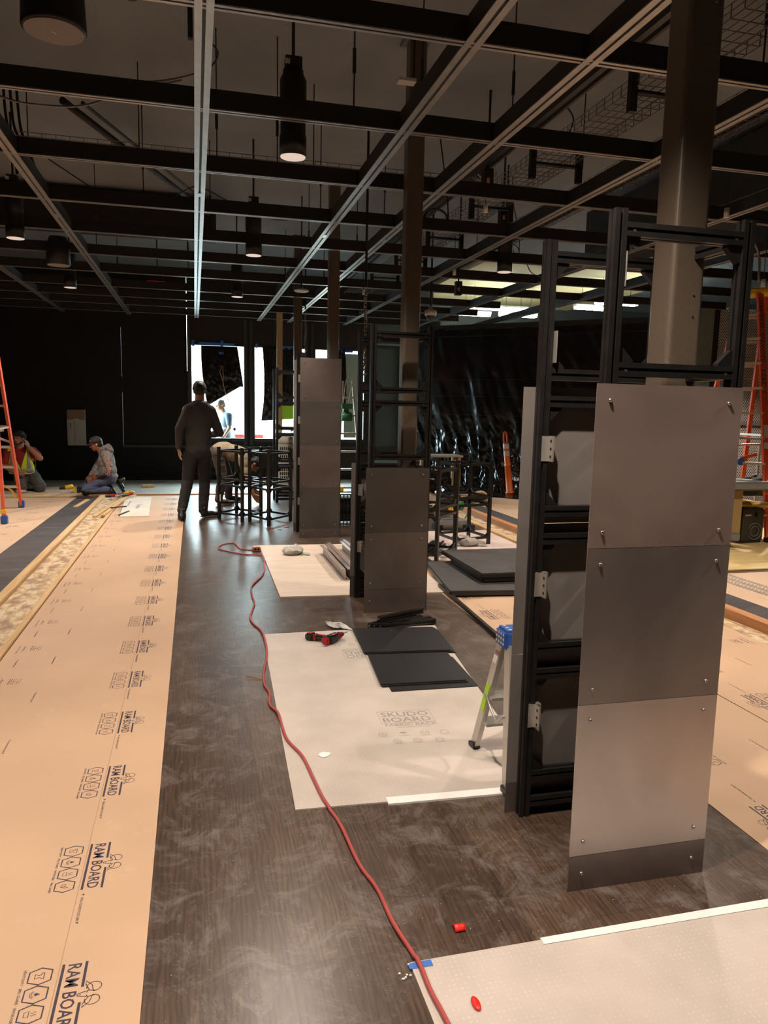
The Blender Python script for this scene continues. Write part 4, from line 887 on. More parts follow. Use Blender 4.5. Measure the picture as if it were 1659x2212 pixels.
# ================================================================== SHELF TOWERS
GUS = None
def gusset(p, sx, sz, axis):
    """triangular corner bracket at p, arms toward sx (along axis) and sz"""
    mb = MB(); L = 0.05; th = 0.012
    ex = Vector((1, 0, 0)) if axis == 'x' else Vector((0, 1, 0)); n = Vector((0, 1, 0)) if axis == 'x' else Vector((1, 0, 0))
    p = Vector(p); tri = [p, p + ex * sx * L, p + ex * sx * L + Vector((0, 0, sz * 0.008)), p + ex * sx * 0.008 + Vector((0, 0, sz * L)), p + Vector((0, 0, sz * L))]
    A = [mb.b.verts.new(q - n * th) for q in tri]; B = [mb.b.verts.new(q + n * th) for q in tri]; m_ = len(tri)
    mb.b.faces.new(A); mb.b.faces.new(B[::-1])
    for i in range(m_): mb.b.faces.new([A[i], B[i], B[(i + 1) % m_], A[(i + 1) % m_]])
    return mb
def tower(label, x0, x1, y0, y1, top, levels, plates, px0, px1, group='shelf towers of black slotted profile', front=True, brackets=True):
    t = thing('shelf_tower', label, 'shelf tower', ((x0 + x1) / 2, (y0 + y1) / 2, 0), group)
    h = 0.02
    for (x, y) in ((x0, y0), (x1, y0), (x1, y1), (x0, y1)):
        obj('post', MB().sweep((x, y, 0.0), (x, y, top), SLOT, (0, 1, 0)), M['black_alu'], t)
    for z in levels:
        obj('rail', MB().sweep((x0 + h, y0, z), (x1 - h, y0, z), SLOT), M['black_alu'], t)
        obj('rail', MB().sweep((x0 + h, y1, z), (x1 - h, y1, z), SLOT), M['black_alu'], t)
        obj('rail', MB().sweep((x1, y0 + h, z), (x1, y1 - h, z), SLOT), M['black_alu'], t)
    # corner gussets on the sides of each tall cell
    lv = sorted(levels)
    for i, z in enumerate(lv):
        up = i + 1 < len(lv) and lv[i + 1] - z > 0.3; dn = i > 0 and z - lv[i - 1] > 0.3
        for yy, ax in ((y0, 'x'), (y1, 'x')):
            for xx, s_ in ((x0 + h, 1), (x1 - h, -1)):
                if up: obj('gusset', gusset((xx, yy, z + h), s_, 1, 'x'), M['frame_black'], t)
                if dn: obj('gusset', gusset((xx, yy, z - h), s_, -1, 'x'), M['frame_black'], t)
        if dn and i == len(lv) - 1: obj('gusset', gusset((x1, y0 + h, z - h), 1, -1, 'y'), M['frame_black'], t)
        # bright end screws
        mb = MB()
        for xx in (x0 + 0.045, x1 - 0.045): mb.cyl((xx, y0 - 0.0205, z - 0.004), (xx, y0 - 0.012, z - 0.004), 0.0042, n=8)
        if front or z > (plates[-1][1] if plates else 0): obj('rail_screws', mb, M['bolt'], t)
    zs = plates
    fy = y0 - 0.030; by = y1 + 0.026
    for i, (a, b_, mt_) in enumerate(zs):
        fp = obj('front_plate', MB().bb((px0, fy - 0.003, a + 0.0008), (px1, fy, b_ - 0.0008)), M[mt_], t)
        small = b_ - a < 0.2
        for zz in ([(a + b_) / 2] if small else [a + 0.05, b_ - 0.05]):
            for xx in (px0 + 0.045, px1 - 0.050):
                mb = MB(); mb.lathe((xx, fy - 0.003, zz), [(0.0062, 0), (0.0062, 0.003), (0.004, 0.0065), (0.0025, 0.0065), (0.0025, 0.003)], 12, Matrix.Rotation(PI / 2, 3, 'X')); obj('bolt', mb, M['bolt'], fp)
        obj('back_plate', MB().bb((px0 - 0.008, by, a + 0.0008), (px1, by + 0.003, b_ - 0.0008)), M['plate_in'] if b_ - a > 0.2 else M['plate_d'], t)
    if brackets and zs:
        for (a, b_, mt_) in zs:
            if b_ - a > 0.2 :
                zc = (a + b_) / 2 + 0.03
                br = obj('angle_bracket', MB().bb((x0 - 0.006, y1 + 0.0, zc - 0.045), (x0 + 0.045, y1 - 0.0235, zc + 0.045)).bb((x0 + 0.020, y1 - 0.060, zc - 0.045), (x0 + 0.024, y1 - 0.022, zc + 0.045)), M['alu'], t)
                mb = MB()
                for dz in (-0.028, 0, 0.028): mb.cyl((x0 + 0.019, y1 - 0.042, zc + dz), (x0 + 0.026, y1 - 0.042, zc + dz), 0.006, n=10)
                obj('bracket_holes', mb, M['shoe'], br)
    return t
LV = [0.06, 0.165, 0.57, 0.67, 1.085, 1.187, 1.585, 1.680, 2.083]
T1 = tower('nearest and largest shelf tower, steel plates on its lower part and open frame on top', 1.212, 1.650, 2.062, 2.50, 2.14, LV, [(0.0, 0.122, 'plate_d'), (0.122, 0.636, 'plate_l'), (0.636, 1.137, 'plate_m'), (1.137, 1.636, 'plate')], 1.157, 1.664)
o = obj('angle_bracket', MB().bb((1.234, 2.46, 1.72), (1.238, 2.50, 1.83)), M['alu'], T1); o = obj('angle_bracket', MB().bb((1.234, 2.04, 1.92), (1.237, 2.075, 2.02)), M['alu'], T1)
T2 = tower('second shelf tower from the camera, with two steel plates below an open frame', 1.272, 1.708, 5.44, 5.88, 2.15, LV, [(0.0, 0.18, 'plate_d'), (0.18, 0.617, 'plate_b'), (0.617, 1.106, 'plate_k')], 1.228, 1.718)
T3 = tower('third shelf tower, tall and fully clad with four steel plates', 1.225, 1.65, 8.745, 9.19, 2.16, LV, [(0.0, 0.111, 'plate_d'), (0.111, 0.60, 'plate_k'), (0.60, 1.10, 'plate_d'), (1.10, 1.60, 'plate_k'), (1.60, 2.10, 'plate_d')], 1.182, 1.662)
T4 = tower('farthest shelf tower, an open black frame without plates beside the windows', 1.27, 1.74, 12.05, 12.5, 2.14, LV, [], 1.2, 1.7, brackets=False)

def cage(label, cs, z0=0.0, top=0.985, levels=(0.085, 0.47, 0.555, 0.93), r=0.017, tags=False):
    cx = sum(c[0] for c in cs) / 4; cy = sum(c[1] for c in cs) / 4
    t = thing('cage_frame', label, 'frame', (cx, cy, z0), 'two-cell black cage frames standing on the floor')
    for c in cs: obj('post', MB().bar((c[0], c[1], z0), (c[0], c[1], z0 + top), 2 * r, 2 * r, (cs[1][0] - cs[0][0], cs[1][1] - cs[0][1], 0)), M['black_alu'], t)
    for i in range(4):
        a, b_ = Vector((*cs[i], 0)), Vector((*cs[(i + 1) % 4], 0)); d = (b_ - a).normalized()
        for k, z in enumerate(levels):
            obj('rail', MB().bar(a + d * r + Vector((0, 0, z0 + z)), b_ - d * r + Vector((0, 0, z0 + z)), 0.026, 0.026), M['black_alu'], t)
            up = k in (0, 2); mb = MB(); sz = 1 if up else -1
            for e, s_ in ((a + d * r, 1), (b_ - d * r, -1)):
                p = e + Vector((0, 0, z0 + z + sz * 0.013)); n = Vector((-d.y, d.x, 0)) * 0.010
                tri = [p, p + d * s_ * 0.045, p + Vector((0, 0, sz * 0.045))]
                A = [mb.b.verts.new(q - n) for q in tri]; B = [mb.b.verts.new(q + n) for q in tri]
                mb.b.faces.new(A); mb.b.faces.new(B[::-1])
                for j in range(3): mb.b.faces.new([A[j], B[j], B[(j + 1) % 3], A[(j + 1) % 3]])
            obj('gusset', mb, M['frame_black'], t)
    if tags:
        for c in (cs[0], cs[3]): obj('paper_label', MB().bb((c[0] - 0.005, c[1] - 0.0185, z0 + 0.24), (c[0] + 0.02, c[1] - 0.0175, z0 + 0.34)), M['white'], t)
    return t
cage('black cage frame beside the standing man, with white labels on two posts', [(0.31, 10.36), (0.60, 10.06), (0.875, 10.40), (0.56, 10.72)], tags=True)
cage('black cage frame next to the tall clad tower, near the bending man', [(0.913, 9.66), (1.245, 10.07), (0.99, 10.44), (0.70, 10.08)])
cage('near black cage frame right of the second tower', [(2.35, 7.08), (2.68, 7.45), (2.33, 7.76), (2.00, 7.40)])
cage('far black cage frame on the pinkish board right of the second tower', [(2.84, 7.92), (3.30, 8.05), (3.23, 8.52), (2.78, 8.38)])

# ================================================================== THINGS ON THE FLOOR
# red extension cord
CP = [(0.605, 8.003), (0.465, 8.101), (0.408, 8.443), (0.278, 8.374), (0.232, 8.16), (0.313, 7.99), (0.494, 7.788), (0.655, 7.689), (0.635, 7.168), (0.579, 6.771), (0.458, 6.376), (0.436, 6.026), (0.435, 5.806), (0.378, 5.418), (0.388, 5.236), (0.428, 5.049), (0.428, 4.703), (0.41, 4.479), (0.376, 4.277), (0.358, 4.054), (0.373, 3.912), (0.36, 3.753), (0.388, 3.626), (0.395, 3.327), (0.443, 3.127), (0.462, 2.891), (0.475, 2.739), (0.507, 2.563), (0.524, 2.312), (0.553, 2.166), (0.563, 1.996), (0.588, 1.834), (0.590, 1.714), (0.600, 1.60), (0.62, 1.3), (0.60, 0.9)]
def onb(x, y):
    if 2.69 < y < 4.99 and x > 0.355 + (y - 2.7) * 0.0315: return 0.0145
    if y < 1.84: return 0.0145
    if 5.9 < y < 8.3 and x > 0.65: return 0.019
    return 0.0085
t = thing('extension_cord', 'red extension cord winding down the aisle beside the dimpled board', 'cord', (0.605, 8.003, 0))
obj('jacket', MB().tube([(p.x, p.y, onb(p.x, p.y)) for p in spline([(a, b_, 0) for a, b_ in CP], 10)], 0.0066, 10), M['cord'], t)
obj('socket_block', MB().box((0.625, 8.0, 0.025), (0.085, 0.10, 0.05), bev=0.008), pm('amber_socket', (0.55, 0.28, 0.16), 0.4), t)
mb = MB()
for dx in (-0.015, 0.018): mb.cyl((0.625 + dx, 7.946, 0.028), (0.625 + dx, 7.951, 0.028), 0.011, n=10)
obj('outlets', mb, M['tool_black'], t)

# cordless screwdriver/drill lying on the board
t = thing('cordless_drill', 'red and black cordless drill lying on the dimpled board', 'drill', (0.83, 4.72, 0.006))
def OR(p0, p1): return (Vector(p1) - Vector(p0)).to_track_quat('X', 'Z').to_matrix()
R = OR((0.80, 4.655, 0), (0.95, 4.80, 0))
obj('motor_body', MB().box((0.862, 4.712, 0.040), (0.115, 0.058, 0.056), R, 0.014), M['tool_black'], t)
mb = MB(); mb.box((0.806, 4.660, 0.040), (0.028, 0.060, 0.054), R, 0.012); mb.box((0.915, 4.762, 0.040), (0.022, 0.048, 0.046), R, 0.010); obj('red_shell', mb, M['tool_red'], t)
obj('chuck', MB().cyl((0.920, 4.768, 0.040), (0.945, 4.792, 0.040), 0.021, 0.013, 16), M['tool_black'], t)
obj('bit', MB().cyl((0.945, 4.792, 0.040), (0.985, 4.831, 0.040), 0.0035, n=8), M['bolt'], t)
R2 = OR((0.715, 4.82, 0), (0.845, 4.72, 0))
obj('grip', MB().box((0.800, 4.755, 0.030), (0.105, 0.040, 0.036), R2, 0.012), M['tool_black'], t)
mb = MB(); mb.box((0.805, 4.764, 0.044), (0.085, 0.020, 0.012), R2, 0.004); mb.box((0.762, 4.786, 0.030), (0.014, 0.052, 0.044), R2, 0.005); obj('red_grip_inlay', mb, M['tool_red'], t)
obj('battery', MB().box((0.732, 4.808, 0.031), (0.058, 0.066, 0.048), R2, 0.010), M['tool_black'], t)
mb = MB(); mb.box((0.728, 4.806, 0.056), (0.030, 0.035, 0.002), R2); mb.box((0.872, 4.700, 0.069), (0.045, 0.014, 0.002), R); obj('name_plate', mb, M['tool_red'], t)
mb = MB(); F = Flat(); F.text('M12', 0, 0, 0.022, 0.010, 0.01); e = R @ Vector((1, 0, 0)); n_ = R @ Vector((0, 1, 0)); F.lay(mb, Vector((0.862, 4.690, 0.0705)), e, n_); obj('lettering', mb, M['white_bright'], t)
# foil packet
t = thing('foil_packet', 'crumpled white packet lying on the dimpled board behind the drill', 'packet', (0.95, 5.0, 0.006))
def fpk(u, v):
    x = 0.885 + 0.135 * u + 0.035 * v; y = 5.065 - 0.085 * u - 0.10 * v + 0.07
    z = 0.010 + 0.030 * math.sin(PI * u) * math.sin(PI * v) + 0.018 * abs(noise.noise(Vector((u * 4, v * 4, 1.3)))) + 0.020 * (v < 0.15) * (1 - u)
    return (x, y, z)
o = obj('packet_body', MB().grid(fpk, 14, 12, False), M['foil'], t); solid(o, 0.002)
mb = MB(); F = Flat()
for i in range(4): F.rect(0.0, 0.012 * i, 0.035 - 0.006 * (i % 2), 0.012 * i + 0.005)
F.lay(mb, (0.935, 4.985, 0.058), (0.75, -0.65, 0), (0.4, 0.9, -0.2)); obj('printed_lettering', mb, M['ink'], t)
# clear bags
def bag(x, y, z, s_, label, seed):
    t = thing('plastic_bag', label, 'bag', (x, y, z))
    mb = MB(); mb.ell((x, y, z + 0.045 * s_), (0.13 * s_, 0.11 * s_, 0.05 * s_), seg=28, rings=18)
    for v in mb.b.verts:
        q = noise.noise(Vector(v.co) * 16 + Vector((seed, 0, 0))); v.co += Vector((q * 0.5, q * 0.4, max(0, q) * 1.0)) * 0.06 * s_; v.co.z = max(v.co.z, z + 0.001)
    obj('crumpled_body', mb, M['clear'], t)
    mb = MB(); mb.grid(lambda u, v: (x + s_ * (0.08 + 0.12 * u), y + s_ * (-0.07 + 0.14 * v - 0.05 * u), z + 0.006 + 0.016 * s_ * abs(noise.noise(Vector((u * 5, v * 5, seed))))), 8, 8, False); o = obj('loose_flap', mb, M['clear'], t); solid(o, 0.0015)
bag(0.98, 7.70, 0.012, 0.85, 'crumpled clear plastic bag lying on the pale plywood sheet', 2.0)
bag(3.02, 7.98, 0.005, 1.0, 'crumpled cloudy plastic bag inside the far black cage frame', 7.0)
t = thing('wrapped_part', 'small yellow tag beside the clear bag on the pale plywood', 'tag', (1.09, 7.62, 0.012)); obj('sheet', MB().box((1.09, 7.62, 0.0135), (0.05, 0.06, 0.002)), M['lime'], t)
# black plates
def plate_stack(spec, label, grp):
    for i, (pts, z, lb) in enumerate(spec):
        mb = MB(); mb.prism(pts, z, z + 0.006); o = obj('black_steel_plate', mb, M['black_plate']); tag(o, lb, 'plate', grp)
        c = Vector((sum(p[0] for p in pts) / 4, sum(p[1] for p in pts) / 4, 0)); hm = MB()
        for p in pts:
            q = Vector((p[0], p[1], 0)).lerp(c, 0.13); hm.cyl((q.x, q.y, z + 0.0058), (q.x, q.y, z + 0.0064), 0.005, n=10)
        obj('bolt_hole', hm, M['shoe'], o)
def sk(pts, dx, dy): return [(a + dx, b_ + dy) for a, b_ in pts]
A1 = [(1.030, 4.428), (1.587, 4.380), (1.630, 4.887), (1.060, 4.951)]
plate_stack([(sk(A1, 0.012, -0.012), 0.006, 'black steel plate, bottom of the farther stack on the dimpled board'), (sk(A1, 0.0, 0.0), 0.012, 'black steel plate, middle of the farther stack on the dimpled board'), (sk(A1, -0.015, 0.010), 0.018, 'black steel plate, top of the farther stack, with a small clip on it')], '', 'black plates in the farther stack')
A2 = [(0.994, 3.874), (1.490, 3.850), (1.540, 4.330), (1.036, 4.378)]
plate_stack([([(1.029, 3.804), (1.529, 3.791), (1.550, 4.29), (1.05, 4.31)], 0.006, 'black steel plate, bottom of the nearer stack, sticking out toward the camera'), (A2, 0.012, 'black steel plate, middle of the nearer stack on the dimpled board'), (sk(A2, -0.008, 0.012), 0.018, 'black steel plate, top of the nearer stack on the dimpled board')], '', 'black plates in the nearer stack')
t = thing('metal_clip', 'tiny bright clip lying on the farther stack of black plates', 'clip', (1.30, 4.84, 0.024)); obj('body', MB().box((1.30, 4.84, 0.028), (0.018, 0.006, 0.008)).box((1.293, 4.85, 0.027), (0.005, 0.02, 0.006)), M['bolt'], t)
# bundle of slotted profiles
pr_ = [((1.175, 4.985), (1.50, 5.17)), ((1.205, 4.975), (1.56, 5.165)), ((1.245, 4.965), (1.60, 5.13)), ((1.280, 4.965), (1.655, 5.09)), ((1.315, 4.975), (1.675, 5.03)), ((1.250, 5.01), (1.62, 5.18))]
for i, (a, b_) in enumerate(pr_):
    z = 0.026 + (0.040 if i == 5 else 0); t = thing('slotted_profile', ['leftmost black profile of the fanned bundle behind the black plates', 'second black profile from the left in the fanned bundle', 'third black profile from the left in the fanned bundle', 'fourth black profile from the left in the fanned bundle', 'rightmost black profile of the fanned bundle, nearest the plates', 'black profile lying on top of the fanned bundle'][i], 'profile', (a[0], a[1], z - 0.02), 'loose black profiles behind the plates')
    obj('bar', MB().sweep((a[0], a[1], z), (b_[0], b_[1], z), slot(0.036)), M['black_alu'], t)
    obj('end_cap', MB().cyl((a[0], a[1], z), Vector((a[0], a[1], z)) - (Vector((*b_, z)) - Vector((*a, z))).normalized() * 0.003, 0.008, n=10), M['bolt'], t)
# grey steel channels on the plywood
for i, (x, lb) in enumerate(((1.255, 'grey steel channel, leftmost of the row on the plywood'), (1.31, 'grey steel channel, second of the row on the plywood'), (1.355, 'grey steel channel, third of the row on the plywood'), (1.50, 'grey steel channel, fourth of the row, partly behind the second tower'), (1.55, 'grey steel channel, fifth of the row, partly behind the second tower'), (1.68, 'grey steel channel, rightmost of the row behind the second tower'))):
    mb = MB(); y0 = 6.45; y1 = 7.66 + 0.07 * i; zf = 0.012
    mb.bb((x, y0, zf), (x + 0.04, y1, zf + 0.004)); mb.bb((x + 0.034, y0, zf), (x + 0.038, y1, zf + 0.10)); mb.bb((x, y0, zf + 0.096), (x + 0.038, y1, zf + 0.10))
    o = obj('steel_channel', mb, M['plate_l'] if i % 3 == 0 else M['plate']); tag(o, lb, 'channel', 'steel channels on the plywood')
# thin profiles laid on the near right cardboard
tag(obj('long_black_rail', MB().bar((1.985, 4.47, 0.02), (2.06, 6.1, 0.02), 0.025, 0.025), M['black_alu']), 'long thin black rail lying along the edge of the right cardboard', 'rail')
# black panels lying on the floor (right)
def panel(pts, z, th, lb, nm='black_sheet'):
    mb = MB(); mb.prism(pts, z, z + th); o = obj(nm, mb, M['panel']); tag(o, lb, 'panel', 'big black panels stacked on the right')
    mb = MB(); e = 0.018
    for i in range(4):
        a = Vector((*pts[i], z)); b_ = Vector((*pts[(i + 1) % 4], z)); mb.bar(a + Vector((0, 0, -0.004)), b_ + Vector((0, 0, -0.004)), e, 0.03)
    obj('edge_profile', mb, M['black_alu'], o)
    return o
M['panel'] = mottled('dusty_black_panel', [(0.35, (0.040, 0.037, 0.037)), (0.6, (0.065, 0.06, 0.06)), (0.8, (0.14, 0.125, 0.115))], 2.5, 0.5)
panel([(2.04, 5.75), (2.90, 5.66), (3.10, 6.85), (2.20, 6.95)], 0.035, 0.022, 'lowest big black panel, dusty, sticking out to the left of the stack')
panel([(2.42, 5.98), (3.20, 5.98), (3.20, 6.82), (2.42, 6.82)], 0.085, 0.018, 'middle big black panel in the stack right of the second tower')
panel([(2.40, 5.97), (3.45, 5.97), (3.45, 7.05), (2.40, 7.05)], 0.125, 0.02, 'topmost big black panel in the stack right of the second tower')
t = thing('loose_profiles', 'heap of loose black profiles lying inside the near right cage frame', 'profiles', (2.3, 7.5, 0), None)
for i in range(9):
    a = Vector((2.05 + 0.05 * i, 7.20 + 0.03 * i, 0.02 + 0.012 * (i % 3))); b_ = a + Vector((0.50 - 0.03 * i, 0.75 - 0.04 * i, 0.015 * (i % 4)))
    obj('profile', MB().bar(a, b_, 0.022, 0.022), M['black_alu'], t)
for i in range(5):
    a = Vector((1.98 + 0.06 * i, 7.46, 0.48 + 0.018 * i)); b_ = Vector((2.48, 7.62 + 0.02 * i, 0.42 + 0.03 * i)); obj('profile', MB().bar(a, b_, 0.02, 0.02), M['black_alu'], t)
# small aluminium step ladder behind the nearest tower
t = thing('step_stool', 'small aluminium step ladder with blue top behind the nearest tower', 'ladder', (1.4, 2.86, 0))
def crail(mb, a, b_, w_=0.05, d=0.02, side=1):
    mb.bar(a, b_, 0.006, w_, (0, 1, 0)); A = Vector(a); B = Vector(b_)
    for s_ in (-1, 1):
        q = (B - A).normalized().cross(Vector((1, 0, 0))).normalized() * s_ * (w_ / 2 - 0.003)
        mb.bar(A + q + Vector((side * d / 2, 0, 0)), B + q + Vector((side * d / 2, 0, 0)), d, 0.005, (0, 1, 0))
for x, s_ in ((1.228, 1), (1.60, -1)):
    mb = MB(); crail(mb, (x, 3.075, 0.02), (x + s_ * 0.035, 2.89, 0.575), side=s_); obj('leg', mb, M['alu'], t)
    mb = MB(); crail(mb, (x - s_ * 0.022, 2.655, 0.02), (x + s_ * 0.03, 2.81, 0.575), side=s_); obj('leg', mb, M['alu'], t)
    obj('rubber_foot', MB().box((x + s_ * 0.006, 3.080, 0.018), (0.034, 0.065, 0.030), Matrix.Rotation(-0.3, 3, 'X'), 0.003), M['tool_black'], t); obj('rubber_foot', MB().box((x - s_ * 0.018, 2.652, 0.018), (0.032, 0.055, 0.030), bev=0.003), M['tool_black'], t)
    obj('spreader', MB().tube([(x + s_ * 0.012, 2.985, 0.30), (x + s_ * 0.01, 2.90, 0.25), (x + s_ * 0.0, 2.83, 0.235), (x - s_ * 0.002, 2.735, 0.30)], 0.006, 6), M['alu'], t)
for z in (0.16, 0.30):
    y = 3.075 - (z - 0.02) * 0.333; obj('tread', MB().bb((1.245, y - 0.06, z - 0.012), (1.585, y + 0.03, z)), M['alu'], t)
obj('cross_brace', MB().bar((1.22, 2.69, 0.10), (1.60, 2.69, 0.22), 0.02, 0.02).bar((1.22, 2.69, 0.22), (1.60, 2.69, 0.10), 0.02, 0.02), M['alu'], t)
obj('blue_top', MB().bb((1.240, 2.795, 0.555), (1.60, 2.905, 0.640), bev=0.012), M['rubber_blue'], t)
mb = MB()
for z in (0.580, 0.600, 0.620):
    for j in range(4): mb.cyl((1.2385, 2.815 + 0.024 * j, z), (1.2405, 2.815 + 0.024 * j, z), 0.006, n=8)
for i in range(6):
    for j in range(3): mb.cyl((1.27 + 0.055 * i, 2.82 + 0.03 * j, 0.6395), (1.27 + 0.055 * i, 2.82 + 0.03 * j, 0.6415), 0.008, n=8)
obj('grip_studs', mb, M['alu_pale'], t)
def on_leg(z, dz, col, nm):
    ya = 3.075 - (z - 0.02) * 0.333; yb = 3.075 - (z + dz - 0.02) * 0.333; xa = 1.228 + (z - 0.02) * 0.063 - 0.0042; xb = 1.228 + (z + dz - 0.02) * 0.063 - 0.0042
    mb = MB(); mb.poly([(xa, ya - 0.02, z), (xa, ya + 0.02, z), (xb, yb + 0.02, z + dz), (xb, yb - 0.02, z + dz)]); o = obj(nm, mb, M[col], t); solid(o, 0.0008)
on_leg(0.21, 0.14, 'lime', 'yellow_sticker'); on_leg(0.46, 0.07, 'white_bright', 'white_sticker'); on_leg(0.50, 0.025, 'red', 'red_sticker')
M['lime_y'] = M['lime']
# litter
t = tag(obj('red_clip', MB().grid(lambda u, v: (0.735 + 0.034 * u, 1.925 + 0.03 * v, 0.001 + 0.012 * math.sin(PI * v) + 0.002), 3, 8), M['red']), 'small curled red plastic piece on the dark wood floor', 'clip'); solid(t, 0.002)
t = tag(obj('red_clip', MB().ell((0.694, 1.648, 0.012), (0.011, 0.024, 0.006)), M['red']), 'small red plastic piece lying on the near dimpled board', 'clip')
mb = MB(); mb.ell((0.542, 3.134, 0.008), (0.03, 0.024, 0.006), seg=14, rings=8)
for v in mb.b.verts: v.co += Vector((noise.noise(v.co * 60), noise.noise(v.co * 50), 0)) * 0.008
tag(obj('plaster_crumb', mb, M['white_edge']), 'pale plaster crumb on the dimpled board', 'debris')
mb = MB()
for i in range(7): mb.ell((0.545 + random.uniform(-0.02, 0.02), 1.80 + random.uniform(-0.03, 0.04), 0.006), (0.004, 0.003, 0.003), seg=8, rings=6)
tag(obj('plaster_crumbs', mb, M['white_edge']), 'small pale crumbs by the blue tape at the near board corner', 'debris', kind='stuff')
mb = MB()
for i in range(1500):
    x = random.uniform(-0.12, 2.0); y = random.uniform(1.5, 6.5) if i % 3 else random.uniform(1.5, 3.0); r = random.uniform(0.0007, 0.0019)
    if (2.65 < y < 5.0 and x > 0.34) or (y < 1.85 and x > 0.54): continue
    mb.box((x, y, r * 0.5), (r * 1.6, r * 1.3, r), Matrix.Rotation(random.uniform(0, 3), 3, 'Z'))
tag(obj('dust_specks', mb, pm('pale_dust', (0.42, 0.36, 0.28), 0.8)), 'pale specks of sawdust scattered on the dark wood floor', 'debris', kind='stuff')
tag(obj('wood_sliver', MB().bar((0.27, 4.22, 0.004), (0.37, 4.13, 0.004), 0.003, 0.003).bar((0.26, 4.15, 0.004), (0.36, 4.14, 0.004), 0.0025, 0.003), pm('sliver', (0.35, 0.24, 0.15))), 'thin wood slivers beside the cord at the board edge', 'debris')
for (x, y, lb) in ((1.02, 9.35, 'small red scrap on the floor in front of the left cage frame'), (1.13, 9.55, 'red scrap near the tall clad tower'), (0.93, 9.45, 'tiny red scrap under the front post of the cage frame')):
    tag(obj('red_scrap', MB().box((x, y, 0.004), (0.05, 0.03, 0.006), Matrix.Rotation(x * 9, 3, 'Z')), M['red']), lb, 'debris')

# tools near the kneeling men
t = thing('power_drill', 'yellow and black power drill standing on the floor left of the grey-hooded man', 'drill', (-2.0, 13.55, 0))
obj('motor_body', MB().cyl((-2.14, 13.5, 0.10), (-2.02, 13.55, 0.12), 0.036, 0.040, 14), M['yellow_tool'], t); obj('chuck', MB().cyl((-2.22, 13.48, 0.09), (-2.14, 13.5, 0.10), 0.020, 0.030, 12), M['tool_black'], t)
obj('grip', MB().bar((-2.03, 13.55, 0.13), (-1.98, 13.56, 0.02), 0.05, 0.05), M['yellow_tool'], t); obj('battery', MB().box((-1.93, 13.56, 0.06), (0.05, 0.10, 0.11), bev=0.01), M['tool_black'], t)
t = thing('tool_pile', 'small pile of clamps and hand tools at the end of the pine boards', 'tools', (-1.2, 12.75, 0))
for i in range(7): obj('hand_tool', MB().bar((-1.38 + 0.06 * i, 12.6 + 0.05 * (i % 3), 0.05), (-1.25 + 0.05 * i, 12.75 + 0.05 * (i % 2), 0.05 + 0.02 * (i % 2)), 0.03, 0.025), M[['tool_black', 'tool_red', 'white', 'grey_plastic'][i % 4]], t)
tag(obj('hand_tool', MB().bar((-1.02, 10.7, 0.022), (-0.92, 11.1, 0.022), 0.02, 0.015).bar((-1.18, 11.25, 0.05), (-0.98, 11.4, 0.05), 0.02, 0.015), M['tool_black']), 'black hand tool lying across the pine offcuts', 'tool')
tag(obj('orange_glove', MB().ell((-1.10, 13.3, 0.03), (0.09, 0.05, 0.03)).ell((-1.05, 13.27, 0.05), (0.05, 0.04, 0.02)), M['yellow_tool']), 'small orange glove on the floor in front of the grey-hooded man', 'glove')
t = thing('tool_bag', 'black tool bag on the floor beside the man in the yellow vest', 'bag', (-3.1, 13.75, 0)); mb = MB(); mb.ell((-3.30, 13.75, 0.15), (0.16, 0.14, 0.17), seg=20, rings=14)
for v in mb.b.verts: v.co += Vector((1, 1, 1)) * noise.noise(v.co * 8) * 0.04; v.co.z = max(0.001, v.co.z)
obj('body', mb, M['cloth_black'], t); obj('handle', MB().tube([(-3.38, 13.72, 0.27), (-3.33, 13.7, 0.36), (-3.23, 13.7, 0.36), (-3.18, 13.72, 0.27)], 0.01, 6), M['shoe'], t)

# extinguisher cabinet on the back wall
t = thing('extinguisher_cabinet', 'white fire extinguisher cabinet on the black wall with brown paper over its top', 'cabinet', (-2.245, D, 1.04))
obj('box', MB().bb((-2.415, D - 0.06, 0.69), (-2.077, D, 1.39), bev=0.006), M['white'], t)
dr = obj('door', MB().bb((-2.375, D - 0.072, 0.73), (-2.125, D - 0.06, 1.35), bev=0.003), M['white'], t)
obj('handle', MB().bb((-2.355, D - 0.085, 1.02), (-2.335, D - 0.072, 1.13)), M['grey_plastic'], dr)
mb = MB(); F = Flat()
for i, ch in enumerate('FIRE EXTINGUISHER'):
    if ch != ' ': F.text(ch, 0, -0.0345 * i, 0.020 if ch != 'I' else 0.006, 0.024, 0.02)
F.lay(mb, (-2.285, D - 0.0725, 1.315), (1, 0, 0), (0, 0, 1)); obj('red_lettering', mb, M['ink'], dr)
mb = MB(); mb.grid(lambda u, v: (-2.41 + 0.33 * u, D - 0.078 - 0.010 * abs(noise.noise(Vector((u * 4, v * 4, 0)))), 1.39 - v * (0.19 + 0.015 * math.sin(u * 9))), 14, 10); o = obj('kraft_paper', mb, M['paper'], t); solid(o, 0.002)

